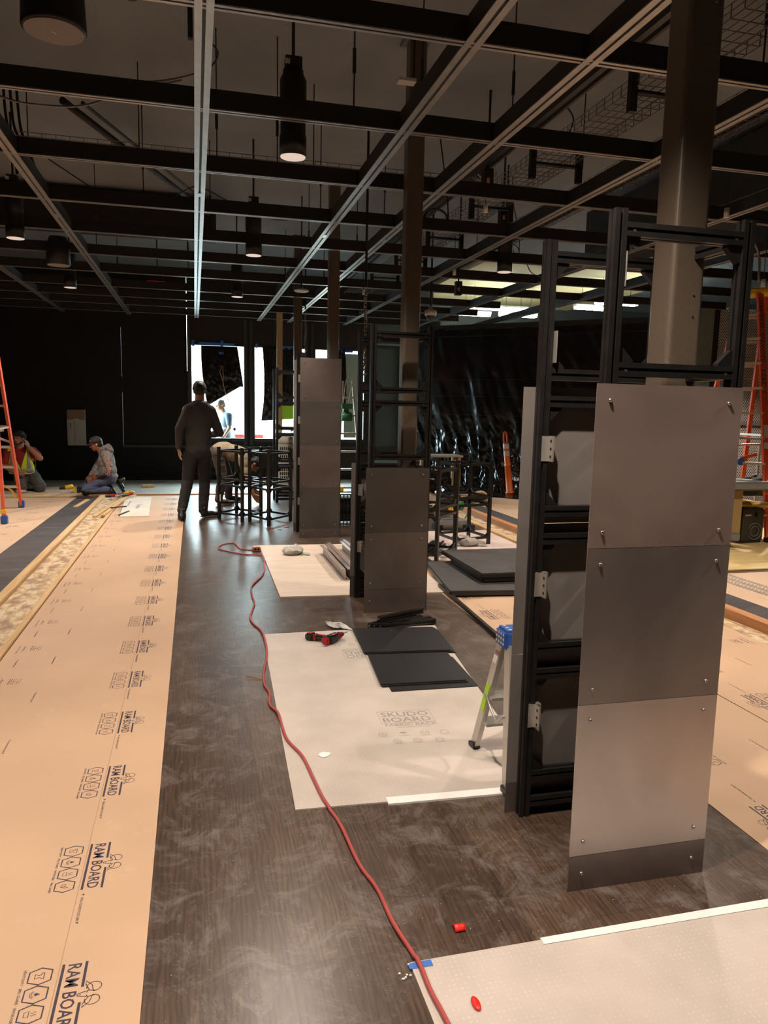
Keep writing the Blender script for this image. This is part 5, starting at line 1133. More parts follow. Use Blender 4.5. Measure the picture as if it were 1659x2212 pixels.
# plastic drapes in the windows
def drape(label, f, nu, nv, name='plastic_drape', amp=0.03, sc=2.2):
    t = thing(name, label, 'plastic sheet', f(0.5, 0.0))
    mb = MB()
    def g_(u, v):
        p = Vector(f(u, v)); q = noise.noise(Vector((u * 6 * sc, v * 2.2 * sc, 3.1))) + 0.5 * noise.noise(Vector((u * 17 * sc, v * 7 * sc, 8.1)))
        p.y += -abs(q) * amp * (0.25 + v); return p
    mb.grid(g_, nu, nv); o = obj('sheet', mb, M['poly'], t); solid(o, 0.002); return t
def lerp(a, b_, t_): return a + (b_ - a) * t_
t = drape('black plastic drape tied up in the left window with a tan cord', lambda u, v: (lerp(0.14 - 0.02 * v + 0.13 * v * v, 0.86 + 0.12 * v, u) , D - 0.045, 2.73 - v * lerp(1.06 + 0.10, 0.80, min(1, max(0, (u - 0.1) / 0.8))) - 0.02), 36, 34, amp=0.07)
obj('tie_cord', MB().tube([(0.50, D - 0.12, 2.30), (0.60, D - 0.13, 2.31), (0.56, D - 0.13, 2.31), (0.57, D - 0.14, 2.15), (0.565, D - 0.15, 1.95), (0.62, D - 0.15, 1.75), (0.66, D - 0.15, 1.62)], 0.010, 6), M['paper'], t)
obj('tie_cord', MB().tube([(0.55, D - 0.13, 2.31), (0.50, D - 0.14, 2.20), (0.56, D - 0.15, 2.02)], 0.008, 6), M['paper'], t)
for a in (((0.10, 2.755), (0.80, 2.75), 0.045), ((0.54, 2.74), (0.56, 2.80), 0.05), ((-0.03, 2.72), (0.0, 2.79), 0.05), ((0.50, 2.575), (0.58, 2.57), 0.045)):
    obj('blue_tape', MB().bar((a[0][0], D - 0.052, a[0][1]), (a[1][0], D - 0.052, a[1][1]), 0.004, a[2], (0, 0, 1)) if abs(a[0][0] - a[1][0]) > 0.05 else MB().bb((a[0][0] - 0.01, D - 0.055, a[0][1] - 0.03), (a[1][0] + 0.02, D - 0.05, a[1][1] + 0.02)), M['tape_blue'], t)
t = drape('black plastic drape hanging in the middle window, gathered to one side', lambda u, v: (lerp(1.36 + 0.05 * math.sin(v * 3) - 0.03 * v, 2.02, u), D - 0.045, 2.73 - v * lerp(1.50, 1.45, u)), 30, 34, amp=0.09)
obj('blue_tape', MB().bb((1.72, D - 0.05, 2.70), (2.02, D - 0.046, 2.76)), M['tape_blue'], t); obj('blue_tape', MB().bb((1.22, D - 0.05, 2.70), (1.27, D - 0.046, 2.79)), M['tape_blue'], t); obj('blue_tape', MB().bb((1.78, D - 0.14, 1.70), (2.02, D - 0.136, 1.73)), M['tape_blue'], t)
t = drape('narrow black plastic drape at the left side of the right window', lambda u, v: (lerp(2.90, 3.08 + 0.12 * v - 0.1 * v * v, u), D - 0.045, 2.73 - v * 1.2), 12, 26, amp=0.09)
obj('blue_tape', MB().bb((2.92, D - 0.05, 2.68), (3.25, D - 0.046, 2.72)), M['tape_blue'], t)
tag(obj('safety_notice', MB().bb((1.62, D - 0.17, 1.28), (1.98, D - 0.165, 1.55)), M['lime']), 'lime green notice hung by the drape in the middle window', 'notice')
t = thing('window_paper', 'pale translucent paper covering most of the right window', 'paper', (3.2, D, 1.8)); obj('sheet', MB().bb((3.08, D - 0.012, 0.90), (3.48, D - 0.008, 2.66)), pm('pale_green_paper', (0.34, 0.40, 0.30), 0.8, emit=None), t)
# green winch, cream boxes, paper roll by the windows
t = thing('pale_stepladder', 'pale metal stepladder seen between the third and second towers', 'ladder', (2.3, 11.6, 0.0))
for x0_, x1_ in ((2.14, 2.26), (2.56, 2.42)): obj('rail', MB().bar((x0_, 11.5, 0.0), (x1_, 11.75, 1.95), 0.03, 0.055, (0, 1, 0)), M['alu_pale'], t)
for i in range(6): z = 0.28 + 0.28 * i; obj('step', MB().bb((2.15 + 0.06 * z, 11.46 + 0.12 * z, z), (2.55 - 0.07 * z, 11.56 + 0.12 * z, z + 0.03)), M['alu_pale'], t)
t = thing('green_winch', 'green machine on top of the pale stepladder by the right window', 'machine', (2.33, 11.5, 1.45))
obj('motor', MB().cyl((2.20, 11.50, 1.40), (2.36, 11.50, 1.40), 0.07, n=16).bb((2.20, 11.44, 1.52), (2.36, 11.56, 1.60)), M['green'], t)
obj('clamp', MB().bb((2.24, 11.5, 1.44), (2.32, 11.66, 1.52)), M['green'], t)
obj('cable', MB().tube(spline([(2.22, 11.45, 1.6), (2.26, 11.45, 1.95), (2.36, 11.45, 2.0), (2.30, 11.45, 1.62)]), 0.008, 6), M['white'], t)
for z, lb in ((0.15, 'lower cream ventilated crate stacked behind the bare wooden stud'), (0.52, 'upper cream ventilated crate under the paper roll')):
    t = thing('vented_crate', lb, 'crate', (1.78, 13.2, z)); obj('body', MB().bb((1.42, 13.2, z), (1.72, 13.5, z + 0.36)), M['white'], t); mb = MB()
    for i in range(6):
        for j in range(4): mb.bb((1.44 + 0.034 * i, 13.197, z + 0.05 + 0.07 * j), (1.46 + 0.034 * i, 13.201, z + 0.10 + 0.07 * j))
    obj('vent_slots', mb, M['shoe'], t)
tag(obj('crate_base', MB().bb((1.40, 13.18, 0), (1.74, 13.52, 0.15)), M['grey_plastic']), 'grey base under the cream crates', 'base')
t = thing('paper_roll', 'white paper roll lying on top of the cream crates', 'roll', (1.6, 13.3, 0.93)); obj('roll', MB().cyl((1.40, 13.3, 0.95), (1.74, 13.3, 0.95), 0.07, n=18), M['white_bright'], t); obj('core', MB().cyl((1.738, 13.3, 0.95), (1.745, 13.3, 0.95), 0.025, n=12), M['paper'], t)
# clutter behind the tall clad tower
t = thing('parts_bin', 'dark wire bin full of parts between the third tower and second tower', 'bin', (1.85, 9.6, 0)); mb = MB()
for i in range(7):
    mb.bar((1.75 + 0.045 * i, 9.6, 0.0), (1.75 + 0.045 * i, 9.6, 0.42), 0.012, 0.012)
for z in (0.02, 0.14, 0.26, 0.41): mb.bar((1.73, 9.6, z), (2.05, 9.6, z), 0.012, 0.016); mb.bar((1.73, 9.9, z), (2.05, 9.9, z), 0.012, 0.016); mb.bar((1.74, 9.6, z), (1.74, 9.9, z), 0.012, 0.016); mb.bar((2.04, 9.6, z), (2.04, 9.9, z), 0.012, 0.016)
obj('wire_frame', mb, M['black_alu'], t); obj('yellow_part', MB().bb((1.78, 9.7, 0.44), (1.9, 9.8, 0.50)), M['yellow_tool'], t); obj('inner_box', MB().bb((1.77, 9.65, 0.05), (2.0, 9.86, 0.36)), M['grid_black'], t)
# saw behind the cage frames
t = thing('miter_saw', 'yellow and green saw on a stand behind the far black cage frame', 'saw', (3.25, 9.1, 0))
obj('table', MB().bb((3.02, 9.0, 0.08), (3.42, 9.25, 0.13)), M['grey_plastic'], t); obj('foot', MB().bb((3.36, 8.95, 0.0), (3.48, 9.08, 0.08)), M['grid_black'], t); obj('foot', MB().bb((2.98, 9.05, 0.0), (3.08, 9.22, 0.08)), M['grid_black'], t)
obj('blade_guard', MB().cyl((3.10, 9.05, 0.30), (3.10, 9.10, 0.30), 0.12, n=20), M['tool_black'], t); obj('guard_stripe', MB().cyl((3.20, 9.03, 0.28), (3.20, 9.05, 0.28), 0.06, n=16), M['yellow_tool'], t); obj('motor', MB().cyl((3.20, 9.08, 0.32), (3.34, 9.10, 0.33), 0.075, n=16), M['green'], t); obj('handle', MB().tube(spline([(3.15, 9.0, 0.47), (3.38, 9.0, 0.46), (3.44, 9.0, 0.36), (3.36, 9.0, 0.16)]), 0.012, 6), M['grey_plastic'], t)

# table with bags by the curtain
t = thing('work_bench', 'low wooden bench with clutter in front of the black plastic curtain', 'bench', (4.0, 12.4, 0)); obj('top', MB().bb((3.75, 12.4, 0.72), (4.55, 12.85, 0.75)), M['ply'], t)
for x, y in ((3.8, 12.45), (4.5, 12.45), (3.8, 12.8), (4.5, 12.8)): obj('leg', MB().bb((x - 0.02, y - 0.02, 0), (x + 0.02, y + 0.02, 0.72)), M['pine'], t)
def lump(nm, lb, cat, c, r, mat, seed=0.0, k=0.25):
    mb = MB(); mb.ell(c, r, seg=26, rings=16)
    for v in mb.b.verts:
        d = (v.co - Vector(c)); q = noise.noise(Vector(v.co) * 5 + Vector((seed, 0, 0))) + 0.5 * noise.noise(Vector(v.co) * 13); v.co += Vector((d.x, d.y, d.z)) * q * k * 2; v.co.z = max(v.co.z, 0.004 if c[2] < 0.6 else c[2] - r[2])
    return tag(obj(nm, mb, M[mat]), lb, cat)
lump('rubbish_bag', 'shiny black rubbish bag with a tan strap on the floor by the curtain', 'bag', (4.35, 11.95, 0.13), (0.40, 0.25, 0.14), 'poly', 2)
lump('rubbish_bag', 'black rubbish bag slumped below the low wooden bench', 'bag', (4.13, 12.62, 0.25), (0.28, 0.13, 0.18), 'poly', 6)
tag(obj('tan_strap', MB().tube(spline([(4.05, 11.66, 0.05), (4.35, 11.62, 0.14), (4.62, 11.62, 0.20), (4.80, 11.75, 0.06)]), 0.022, 6), M['pine']), 'tan strap lying across the shiny black rubbish bag', 'strap')

# black plastic curtain, hung at an angle
t = thing('plastic_curtain', 'tall black plastic curtain closing off the right rear of the hall', 'curtain', (6.0, 12.9, 0))
CA = Vector((4.20, 14.62, 0)); CB = Vector((7.85, 10.98, 0)); cd = (CB - CA).normalized(); cn = Vector((cd.y, -cd.x, 0))
if cn.y > 0: cn = -cn
def fc(u, v):
    z = 3.08 * (1 - v) + 0.0; L = (CB - CA).length * u
    p = CA + cd * L
    w1 = noise.noise(Vector((L * 2.2, z * 0.55, 1.0))); w2 = noise.noise(Vector((L * 7 + z * 2.0, z * 2.2, 5.0))); w3 = noise.noise(Vector((L * 16 + z * 5, z * 9, 9.0)))
    k = 0.25 + 0.75 * min(1, max(0, (1.6 - z) / 1.2))
    p = p + cn * (0.05 * w1 + 0.09 * k * w2 + 0.05 * k * k * w3 + (0.35 * max(0, 0.5 - z) ** 1.0 if z < 0.5 else 0))
    if u < 0.14: p = p + Vector((0.9, -0.1, 0)) * (1 - u / 0.14) * max(0, (2.1 - z) / 2.1) ** 1.4 * 0.5
    p.z = max(z, 0.012 + 0.03 * abs(w3)) + (0.012 * math.sin(z * 40) if False else 0)
    return p
mb = MB(); mb.grid(fc, 230, 120); o = obj('sheet', mb, M['poly'], t); solid(o, 0.003)
for z in (2.93, 2.12, 1.80, 1.45, 1.10):
    obj('seam', MB().tube([fc(i / 90, 1 - z / 3.08) + cn * 0.006 for i in range(91)], 0.004, 5), M['tool_black'], t)
obj('top_batten', MB().bar(CA + Vector((0, 0, 3.1)), CB + Vector((0, 0, 3.1)), 0.05, 0.09), M['grid_black'], t)
def fp(u, v):
    p = CA + cd * (CB - CA).length * u + cn * (0.1 + 0.75 * v); p.z = 0.012 + 0.05 * abs(noise.noise(Vector((p.x * 4, p.y * 4, 2)))) * (1 - v * 0.5); return p
o = obj('floor_skirt', MB().grid(fp, 90, 14), M['poly'], t); solid(o, 0.003)

# delineator posts
def delineator(x, y, z0, lean, label, hh=0.98):
    t = thing('delineator_post', label, 'post', (x, y, z0), 'orange delineator posts'); R = Matrix.Rotation(lean, 3, 'Y')
    obj('tube', MB().lathe((x, y, z0), [(0.085, 0), (0.085, 0.02), (0.062, 0.03), (0.058, 0.5), (0.062, 0.505), (0.062, 0.53), (0.055, 0.535), (0.052, 0.93), (0.060, 0.94), (0.060, hh), (0.02, hh + 0.02)], 24, R), M['delin'], t)
    for a in (0.70, 0.83): obj('reflective_band', MB().lathe((x, y, z0), [(0.0555, a), (0.0558, a + 0.002), (0.0555, a + 0.085), (0.055, a + 0.087)], 24, R), M['reflect'], t)
    pts = [Vector((x, y, z0)) + R @ Vector(q) for q in ((-0.03, 0, hh), (-0.035, 0, hh + 0.12), (-0.02, 0, hh + 0.19), (0.015, 0, hh + 0.20), (0.03, 0, hh + 0.12), (0.028, 0, hh))]
    obj('loop_handle', MB().tube(spline(pts, 5), 0.016, 8), M['delin'], t)
delineator(5.66, 12.86, 0.03, -0.13, 'orange delineator post with loop handle, leaning in front of the curtain', 0.93)
delineator(3.93, 13.55, 0.0, 0.06, 'orange delineator post half hidden beside the second tower', 0.88)

# orange stepladders
# left ladder: only its right part reaches into the frame; front face looks along +x
t = thing('stepladder', 'orange fibreglass stepladder with blue feet at the left edge', 'ladder', (-2.8, 11.2, 0.003))
LH = 2.75
fr = (Vector((-2.45, 11.73, 0.03)), Vector((-2.60, 11.13, LH))); fl = (Vector((-3.12, 11.73, 0.03)), Vector((-2.97, 11.13, LH)))
br = (Vector((-2.337, 10.20, 0.03)), Vector((-2.58, 10.98, LH))); bl = (Vector((-3.20, 10.20, 0.03)), Vector((-2.97, 10.98, LH)))
for q in (fr, fl): obj('front_rail', MB().bar(q[0], q[1], 0.034, 0.085, (0, 1, 0.2)), M['orange'], t)
for q in (br, bl): obj('back_rail', MB().bar(q[0], q[1], 0.034, 0.06, (0, 1, -0.2)), M['orange'], t)
for q in (fr, fl, br, bl): obj('rubber_foot', MB().box(q[0] + Vector((0, 0, 0.025)), (0.075, 0.095, 0.11), bev=0.012), M['rubber_blue'], t)
for q in (br, bl): obj('yellow_cuff', MB().box(q[0].lerp(q[1], 0.045), (0.065, 0.075, 0.06), bev=0.01), M['ladder_yellow'], t)
for i in range(1, 9):
    u = i * 0.29 / LH; obj('step', MB().bar(fl[0].lerp(fl[1], u), fr[0].lerp(fr[1], u), 0.085, 0.032), M['alu_pale'], t)
obj('cross_brace', MB().bar(fl[0].lerp(fl[1], 0.42), fr[0].lerp(fr[1], 0.34), 0.02, 0.03), M['alu_pale'], t)
obj('spreader', MB().bar(fr[0].lerp(fr[1], 0.42), br[0].lerp(br[1], 0.42), 0.01, 0.025), M['alu_pale'], t)
obj('top_cap', MB().box((-2.78, 11.06, LH + 0.03), (0.52, 0.30, 0.07), bev=0.015), M['ladder_yellow'], t)
obj('yellow_strap', MB().tube(spline([(-2.50, 11.70, 0.16), (-2.6, 11.66, 0.30), (-2.75, 11.5, 0.36), (-2.9, 11.2, 0.28)]), 0.018, 6), M['ladder_yellow'], t)
obj('white_sticker', MB().box((-2.62, 11.36, 1.13), (0.13, 0.004, 0.045), Matrix.Rotation(-0.12, 3, 'Y')), M['white_bright'], t)
# right ladder in front of the mesh
t = thing('stepladder', 'tall orange fibreglass stepladder with black lettering in front of the mesh screen', 'ladder', (6.9, 8.3, 0))
fr = (Vector((6.80, 7.63, 0.03)), Vector((6.925, 8.30, 3.08))); fl = (Vector((6.425, 8.04, 0.03)), Vector((6.81, 8.49, 3.08)))
br = (Vector((6.86, 9.50, 0.03)), Vector((7.0, 8.72, 3.08))); bl = (Vector((7.50, 9.05, 0.03)), Vector((7.19, 8.50, 3.08)))
for q in (fr, fl): obj('front_rail', MB().bar(q[0], q[1], 0.088, 0.034, (0, 1, 0)), M['orange'], t)
for q in (br, bl): obj('back_rail', MB().bar(q[0], q[1], 0.060, 0.030, (0, 1, 0)), M['orange'], t)
for i in range(1, 10):
    u = i * 0.305 / 3.0
    if u < 0.97:
        obj('step', MB().bar(fr[0].lerp(fr[1], u), fl[0].lerp(fl[1], u), 0.085, 0.028), M['alu_pale'], t)
        obj('rear_bar', MB().bar(br[0].lerp(br[1], u), bl[0].lerp(bl[1], u), 0.025, 0.03), M['alu_pale'], t)
obj('spreader', MB().bar(fr[0].lerp(fr[1], 0.42), br[0].lerp(br[1], 0.42), 0.01, 0.025), M['alu_pale'], t)
obj('top_cap', MB().box((6.99, 8.50, 3.11), (0.42, 0.42, 0.07), Matrix.Rotation(-0.8, 3, 'Z'), 0.015), M['ladder_yellow'], t)
for q in (fr[0], fl[0], br[0], bl[0]): obj('rubber_foot', MB().box(q + Vector((0, 0, 0.02)), (0.09, 0.09, 0.07), bev=0.01), M['tool_black'], t)
dv = (fr[1] - fr[0]).normalized(); sv = Vector((0, -1, 0)); wv_ = dv.cross(sv).normalized()
# lettering reads up the rail, on its camera-facing side
side = (dv.cross(Vector((0, 1, 0)))).normalized()
nrm = dv.cross(side).normalized()
if nrm.y > 0: nrm = -nrm
up_ = nrm.cross(dv).normalized()
mb = MB(); F = Flat(); F.text('HOWELL  ELECTRIC', 0, -0.024, 0.80, 0.050, 0.015); F.lay(mb, fr[0] + dv * 2.26 + nrm * 0.019, dv, up_)
F = Flat(); F.text('L-2921', 0, -0.028, 0.28, 0.056, 0.0); F.lay(mb, fr[0] + dv * 1.85 + nrm * 0.019, dv, up_); obj('lettering', mb, M['ink'], t)
mb = MB(); F = Flat(); F.rect(0, -0.035, 0.16, 0.035); F.lay(mb, fr[0] + dv * 1.28 + nrm * 0.0185, dv, up_); F = Flat(); F.rect(0, -0.035, 0.08, 0.035); F.lay(mb, fr[0] + dv * 1.14 + nrm * 0.0185, dv, up_); o = obj('white_sticker', mb, M['white_bright'], t)
# cart, hand truck, heater and cloths at the right edge
t = thing('utility_cart', 'tan metal utility cart with a thick black top at the right edge', 'cart', (6.1, 7.55, 0))
obj('cabinet', MB().bb((5.60, 7.35, 0.17), (6.15, 7.85, 0.70), bev=0.01), M['gold'], t)
obj('worktop', MB().bb((5.50, 7.22, 0.70), (6.42, 7.90, 0.80), bev=0.02), M['grey_plastic'], t)
obj('bumper', MB().bb((5.55, 7.30, 0.10), (6.12, 7.90, 0.20), bev=0.015), M['grey_plastic'], t)
for x, y in ((5.97, 7.38), (5.65, 7.38), (5.97, 7.80), (5.65, 7.80)): obj('caster', MB().cyl((x - 0.02, y, 0.05), (x + 0.02, y, 0.05), 0.05, n=16).bb((x - 0.03, y - 0.02, 0.05), (x + 0.03, y + 0.02, 0.11)), M['grey_plastic'], t)
obj('rivet', MB().cyl((6.0, 7.352, 0.64), (6.0, 7.345, 0.64), 0.012, n=10).cyl((6.0, 7.352, 0.26), (6.0, 7.345, 0.26), 0.012, n=10), M['white_bright'], t)
t = thing('portable_heater', 'black and red portable power box on the plywood beneath the cloths', 'machine', (6.55, 7.75, 0.012))
R = Matrix.Rotation(0.12, 3, 'Z')
obj('casing', MB().box((6.51, 7.75, 0.23), (0.42, 0.22, 0.40), R, 0.02), M['red_metal'], t); obj('front_panel', MB().box((6.53, 7.63, 0.23), (0.37, 0.03, 0.42), R, 0.02), M['tool_black'], t)
obj('fan_grille', MB().tube([(6.57 + 0.10 * math.cos(a), 7.612, 0.16 + 0.10 * math.sin(a)) for a in [i * 0.4 for i in range(17)]], 0.004, 6).tube([(6.57 + 0.06 * math.cos(a), 7.612, 0.16 + 0.06 * math.sin(a)) for a in [i * 0.4 for i in range(17)]], 0.004, 6), M['grey_plastic'], t)
obj('name_plate', MB().box((6.45, 7.60, 0.36), (0.10, 0.004, 0.02), R), M['white'], t); obj('knob', MB().cyl((6.60, 7.62, 0.36), (6.60, 7.60, 0.36), 0.025, n=14), M['tool_black'], t)
lump('folded_cloth', 'ochre canvas cloth heaped on the portable power box', 'cloth', (6.57, 7.74, 0.48), (0.25, 0.15, 0.05), 'ochre_cloth', 3, 0.3)
lump('black_bag', 'black equipment bag piled above the ochre cloth', 'bag', (6.95, 8.05, 0.66), (0.30, 0.16, 0.12), 'cloth_black', 5)
lump('orange_jacket', 'orange jacket draped over the end of the cart top', 'jacket', (6.62, 7.28, 0.74), (0.17, 0.18, 0.13), 'orange_cloth', 9, 0.3)
t = thing('hand_truck', 'white tubular hand truck frame standing behind the cart', 'hand truck', (6.9, 7.9, 0)); obj('frame', MB().tube(spline([(6.58, 8.2, 0.55), (6.72, 8.25, 1.10), (6.80, 8.27, 1.17), (7.1, 8.27, 1.18)]), 0.016, 8), M['alu_pale'], t); obj('leg', MB().cyl((6.58, 8.2, 0.55), (6.50, 8.2, 0.0), 0.016, n=8).cyl((7.1, 8.27, 1.18), (7.1, 8.27, 0.0), 0.016, n=8), M['alu_pale'], t); obj('orange_grip', MB().bar((6.75, 8.2, 1.0), (7.0, 8.2, 1.06), 0.03, 0.04), M['delin'], t)
tag(obj('blue_tape_roll', MB().cyl((6.62, 8.0, 0.98), (6.62, 8.03, 0.98), 0.05, n=18), M['tape_blue']), 'round blue tape roll hanging on the hand truck frame', 'tape')

# ================================================================== PEOPLE
def fuse(name, mb, mat, parent, vox=0.008, smooth=3, fn=None, disp=0.0, dsc=14.0):
    """fuse overlapping closed shapes into one continuous surface"""
    me = bpy.data.meshes.new('tmp'); mb.b.to_mesh(me); mb.b.free()
    o = bpy.data.objects.new('tmp', me); C.objects.link(o)
    r = o.modifiers.new('r', 'REMESH'); r.mode = 'VOXEL'; r.voxel_size = vox; r.use_smooth_shade = True
    if smooth: s_ = o.modifiers.new('s', 'SMOOTH'); s_.iterations = smooth; s_.factor = 0.5
    dg = bpy.context.evaluated_depsgraph_get(); m2 = bpy.data.meshes.new_from_object(o.evaluated_get(dg))
    bpy.data.objects.remove(o); bpy.data.meshes.remove(me)
    m2.name = name; m2.materials.clear(); m2.materials.append(mat)
    if disp:
        ns = [v.normal.copy() for v in m2.vertices]
        for v, n_ in zip(m2.vertices, ns):
            q = noise.noise(v.co * dsc) + 0.5 * noise.noise(Vector((v.co.x * dsc * 0.7, v.co.y * dsc * 0.7, v.co.z * dsc * 3)))
            v.co += n_ * q * disp
    for p_ in m2.polygons: p_.use_smooth = True
    x = bpy.data.objects.new(name, m2); C.objects.link(x)
    if parent is not None: m2.transform(Matrix.Translation(-wloc(parent))); x.parent = parent
    return x
V = Vector
def hand(mb, w_, h_, thumb, curl=0.35, palm=None):
    """palm and five separate tapering bent fingers from wrist w_ toward h_ (finger tips); thumb: side vector; palm: palm-facing vector"""
    w_ = V(w_); h_ = V(h_); d = (h_ - w_).normalized(); th = V(thumb); th = (th - d * th.dot(d)).normalized(); pn = d.cross(th).normalized()
    if palm is not None and pn.dot(V(palm)) < 0: pn = -pn
    L = 0.185
    for i in range(4):
        a = w_ + d * 0.02 + th * (0.022 - 0.015 * i); b_ = w_ + d * 0.088 + th * (0.031 - 0.021 * i); mb.cap(a, b_, 0.015, 0.0125, 8)
        ln = (0.072, 0.080, 0.074, 0.058)[i]; p = b_; dd = d.copy()
        for k in range(3):
            dd = (dd + pn * curl * (0.5 + 0.4 * k)).normalized(); q = p + dd * ln * (0.45, 0.31, 0.24)[k]; mb.cap(p, q, 0.0095 - 0.0012 * k, 0.0088 - 0.0012 * k, 8); p = q
    a = w_ + d * 0.025 + th * 0.022; b_ = a + (d * 0.6 + th * 0.8).normalized() * 0.038; c = b_ + (d * 0.95 + th * 0.3 + pn * 0.3).normalized() * 0.033; e = c + (d + pn * 0.4).normalized() * 0.025
    mb.cap(a, b_, 0.015, 0.0115, 8).cap(b_, c, 0.011, 0.010, 8).cap(c, e, 0.0095, 0.0085, 8)
def head(mb, c, face, up, s_=1.0):
    """skull, jaw, nose, brow, lips, ears and neck-ready underside; returns the frame"""
    c = V(c); f = V(face).normalized(); u = V(up); u = (u - f * u.dot(f)).normalized(); r = f.cross(u).normalized()
    R = Matrix((r, f, u)).transposed()
    P = lambda x, y, z: c + (r * x + f * y + u * z) * s_
    mb.ell(P(0, -0.012, 0.028), (0.076 * s_, 0.096 * s_, 0.088 * s_), R)
    mb.ell(P(0, 0.022, -0.030), (0.062 * s_, 0.068 * s_, 0.080 * s_), R)
    mb.ell(P(0, 0.058, -0.088), (0.030 * s_, 0.026 * s_, 0.022 * s_), R)
    mb.cap(P(0, 0.088, 0.012), P(0, 0.108, -0.024), 0.009 * s_, 0.014 * s_, 10); mb.ell(P(0, 0.098, -0.030), (0.018 * s_, 0.012 * s_, 0.009 * s_), R)
    mb.cap(P(-0.042, 0.076, 0.028), P(0.042, 0.076, 0.028), 0.011 * s_, 0.011 * s_, 8)
    mb.cap(P(-0.020, 0.083, -0.058), P(0.020, 0.083, -0.058), 0.008 * s_, 0.008 * s_, 8)
    for s in (-1, 1): mb.ell(P(s * 0.076, -0.008, -0.008), (0.009 * s_, 0.020 * s_, 0.032 * s_), R); mb.ell(P(s * 0.040, 0.060, -0.022), (0.020 * s_, 0.018 * s_, 0.018 * s_), R)
    return P, R, s_
def eyes(P, R, s_, t):
    for s in (-1, 1): obj('eye', MB().ell(P(s * 0.031, 0.084, 0.006), (0.011 * s_, 0.006 * s_, 0.006 * s_), R, 10, 8), M['eye'], t)
def hairmesh(P, R, s_, t, mat='hair', back=0.0, name='hair', curly=0.0, low=-0.02):
    mb = MB(); mb.ell(P(0, -0.022, 0.038), (0.084 * s_, 0.098 * s_, 0.092 * s_), R)
    mb.ell(P(0, -0.050, 0.0 + low), (0.076 * s_, 0.066 * s_, 0.070 * s_), R)
    return fuse(name, mb, M[mat], t, 0.009, 2, disp=curly, dsc=45)
def cap_hat(P, R, s_, t, mat, brim=1, low=0.0, name='baseball_cap'):
    mb = MB(); prof = []
    for k in range(9):
        a = k / 8 * PI / 2; prof.append((0.095 * math.cos(a) ** 0.75 if k < 8 else 0.002, low + (0.10 - low) * math.sin(a)))
    mb.lathe(P(0, -0.006, 0.035), [(r_ * s_, z_ * s_) for r_, z_ in prof], 24, R)
    for v in mb.b.verts:
        q = R.transposed() @ (v.co - P(0, -0.006, 0.035)); q.y *= 1.12; v.co = P(0, -0.006, 0.035) + R @ q
    o = obj(name, mb, mat, t)
    if brim:
        bm_ = MB(); bm_.grid(lambda u, v: P((u - 0.5) * 0.15 * math.cos((v) * 0.9), brim * (0.085 + 0.085 * v * (1 - (2 * u - 1) ** 2 * 0.35)) , 0.040 - 0.016 * v - 0.018 * (2 * u - 1) ** 2), 12, 6)
        b2 = obj('brim', bm_, mat, o); solid(b2, 0.004)
    obj('button', MB().ell(P(0, -0.006, 0.135), (0.008, 0.008, 0.005)), mat, o)
    return o
def shoe(t, heel, toe, up=(0, 0, 1), name='shoe', mat='shoe', s_=1.0):
    h = V(heel); d = (V(toe) - h).normalized(); u = V(up); r = d.cross(u).normalized(); u = r.cross(d).normalized(); L = 0.265 * s_
    R = Matrix((r, d, u)).transposed()
    mb = MB(); P = lambda x, y, z: h + r * x + d * y + u * z
    mb.ell(P(0, 0.045, 0.050), (0.040, 0.060, 0.048), R).ell(P(0, 0.12, 0.045), (0.043, 0.085, 0.038), R).ell(P(0, 0.20, 0.035), (0.045, 0.065, 0.030), R).cap(P(0, 0.045, 0.06), P(0, 0.04, 0.115), 0.045, 0.042, 12)
    o = fuse(name, mb, M[mat], t, 0.008, 2)
    sm = MB(); sm.grid(lambda a, b_: P((a - 0.5) * 0.095 * (0.75 + 0.35 * math.sin(PI * min(1, b_ * 1.1)) + 0.1 * b_), L * b_, 0.006), 4, 12); s2 = obj('sole', sm, M['sole'], o); solid(s2, 0.016)
    return o
def limb(mb, pts, rs, n=14):
    for i in range(len(pts) - 1): mb.cap(pts[i], pts[i + 1], rs[i], rs[i + 1], n)
def person(label, origin, group=None): return thing('person', label, 'person', origin, group)

# --- standing man seen from behind
J = dict(head=(0.069, 10.550, 1.725), neck=(0.067, 10.500, 1.607), sL=(-0.109, 10.49, 1.475), sR=(0.236, 10.49, 1.468), eL=(-0.200, 10.44, 1.205), eR=(0.325, 10.56, 1.165), wL=(-0.214, 10.50, 0.945), wR=(0.215, 10.79, 1.12), hL=(-0.193, 10.50, 0.76), hipL=(-0.055, 10.50, 0.86), hipR=(0.122, 10.50, 0.86), kL=(-0.105, 10.48, 0.50), kR=(0.123, 10.62, 0.49), aL=(-0.180, 10.28, 0.14), aR=(0.098, 10.52, 0.10))
J = {k: V(v) for k, v in J.items()}
t = person('standing man seen from behind in black cap, charcoal hooded shirt and black trousers', (0.03, 10.5, 0))
mb = MB(); P, R_, s_ = head(mb, J['head'], (0.12, 1, -0.12), (0, 0.1, 1))
limb(mb, [J['neck'] - V((0, 0, 0.12)), J['head'] + V((0, -0.03, -0.04))], [0.066, 0.064])
limb(mb, [J['sL'], J['eL'], J['wL']], [0.05, 0.038, 0.028]); limb(mb, [J['sR'], J['eR'], J['wR']], [0.05, 0.038, 0.028])
mb.ell((0.06, 10.49, 1.30), (0.155, 0.095, 0.26)).ell((0.035, 10.5, 0.95), (0.145, 0.10, 0.15))
limb(mb, [J['hipL'], J['kL'], J['aL']], [0.08, 0.055, 0.036]); limb(mb, [J['hipR'], J['kR'], J['aR']], [0.08, 0.055, 0.036])
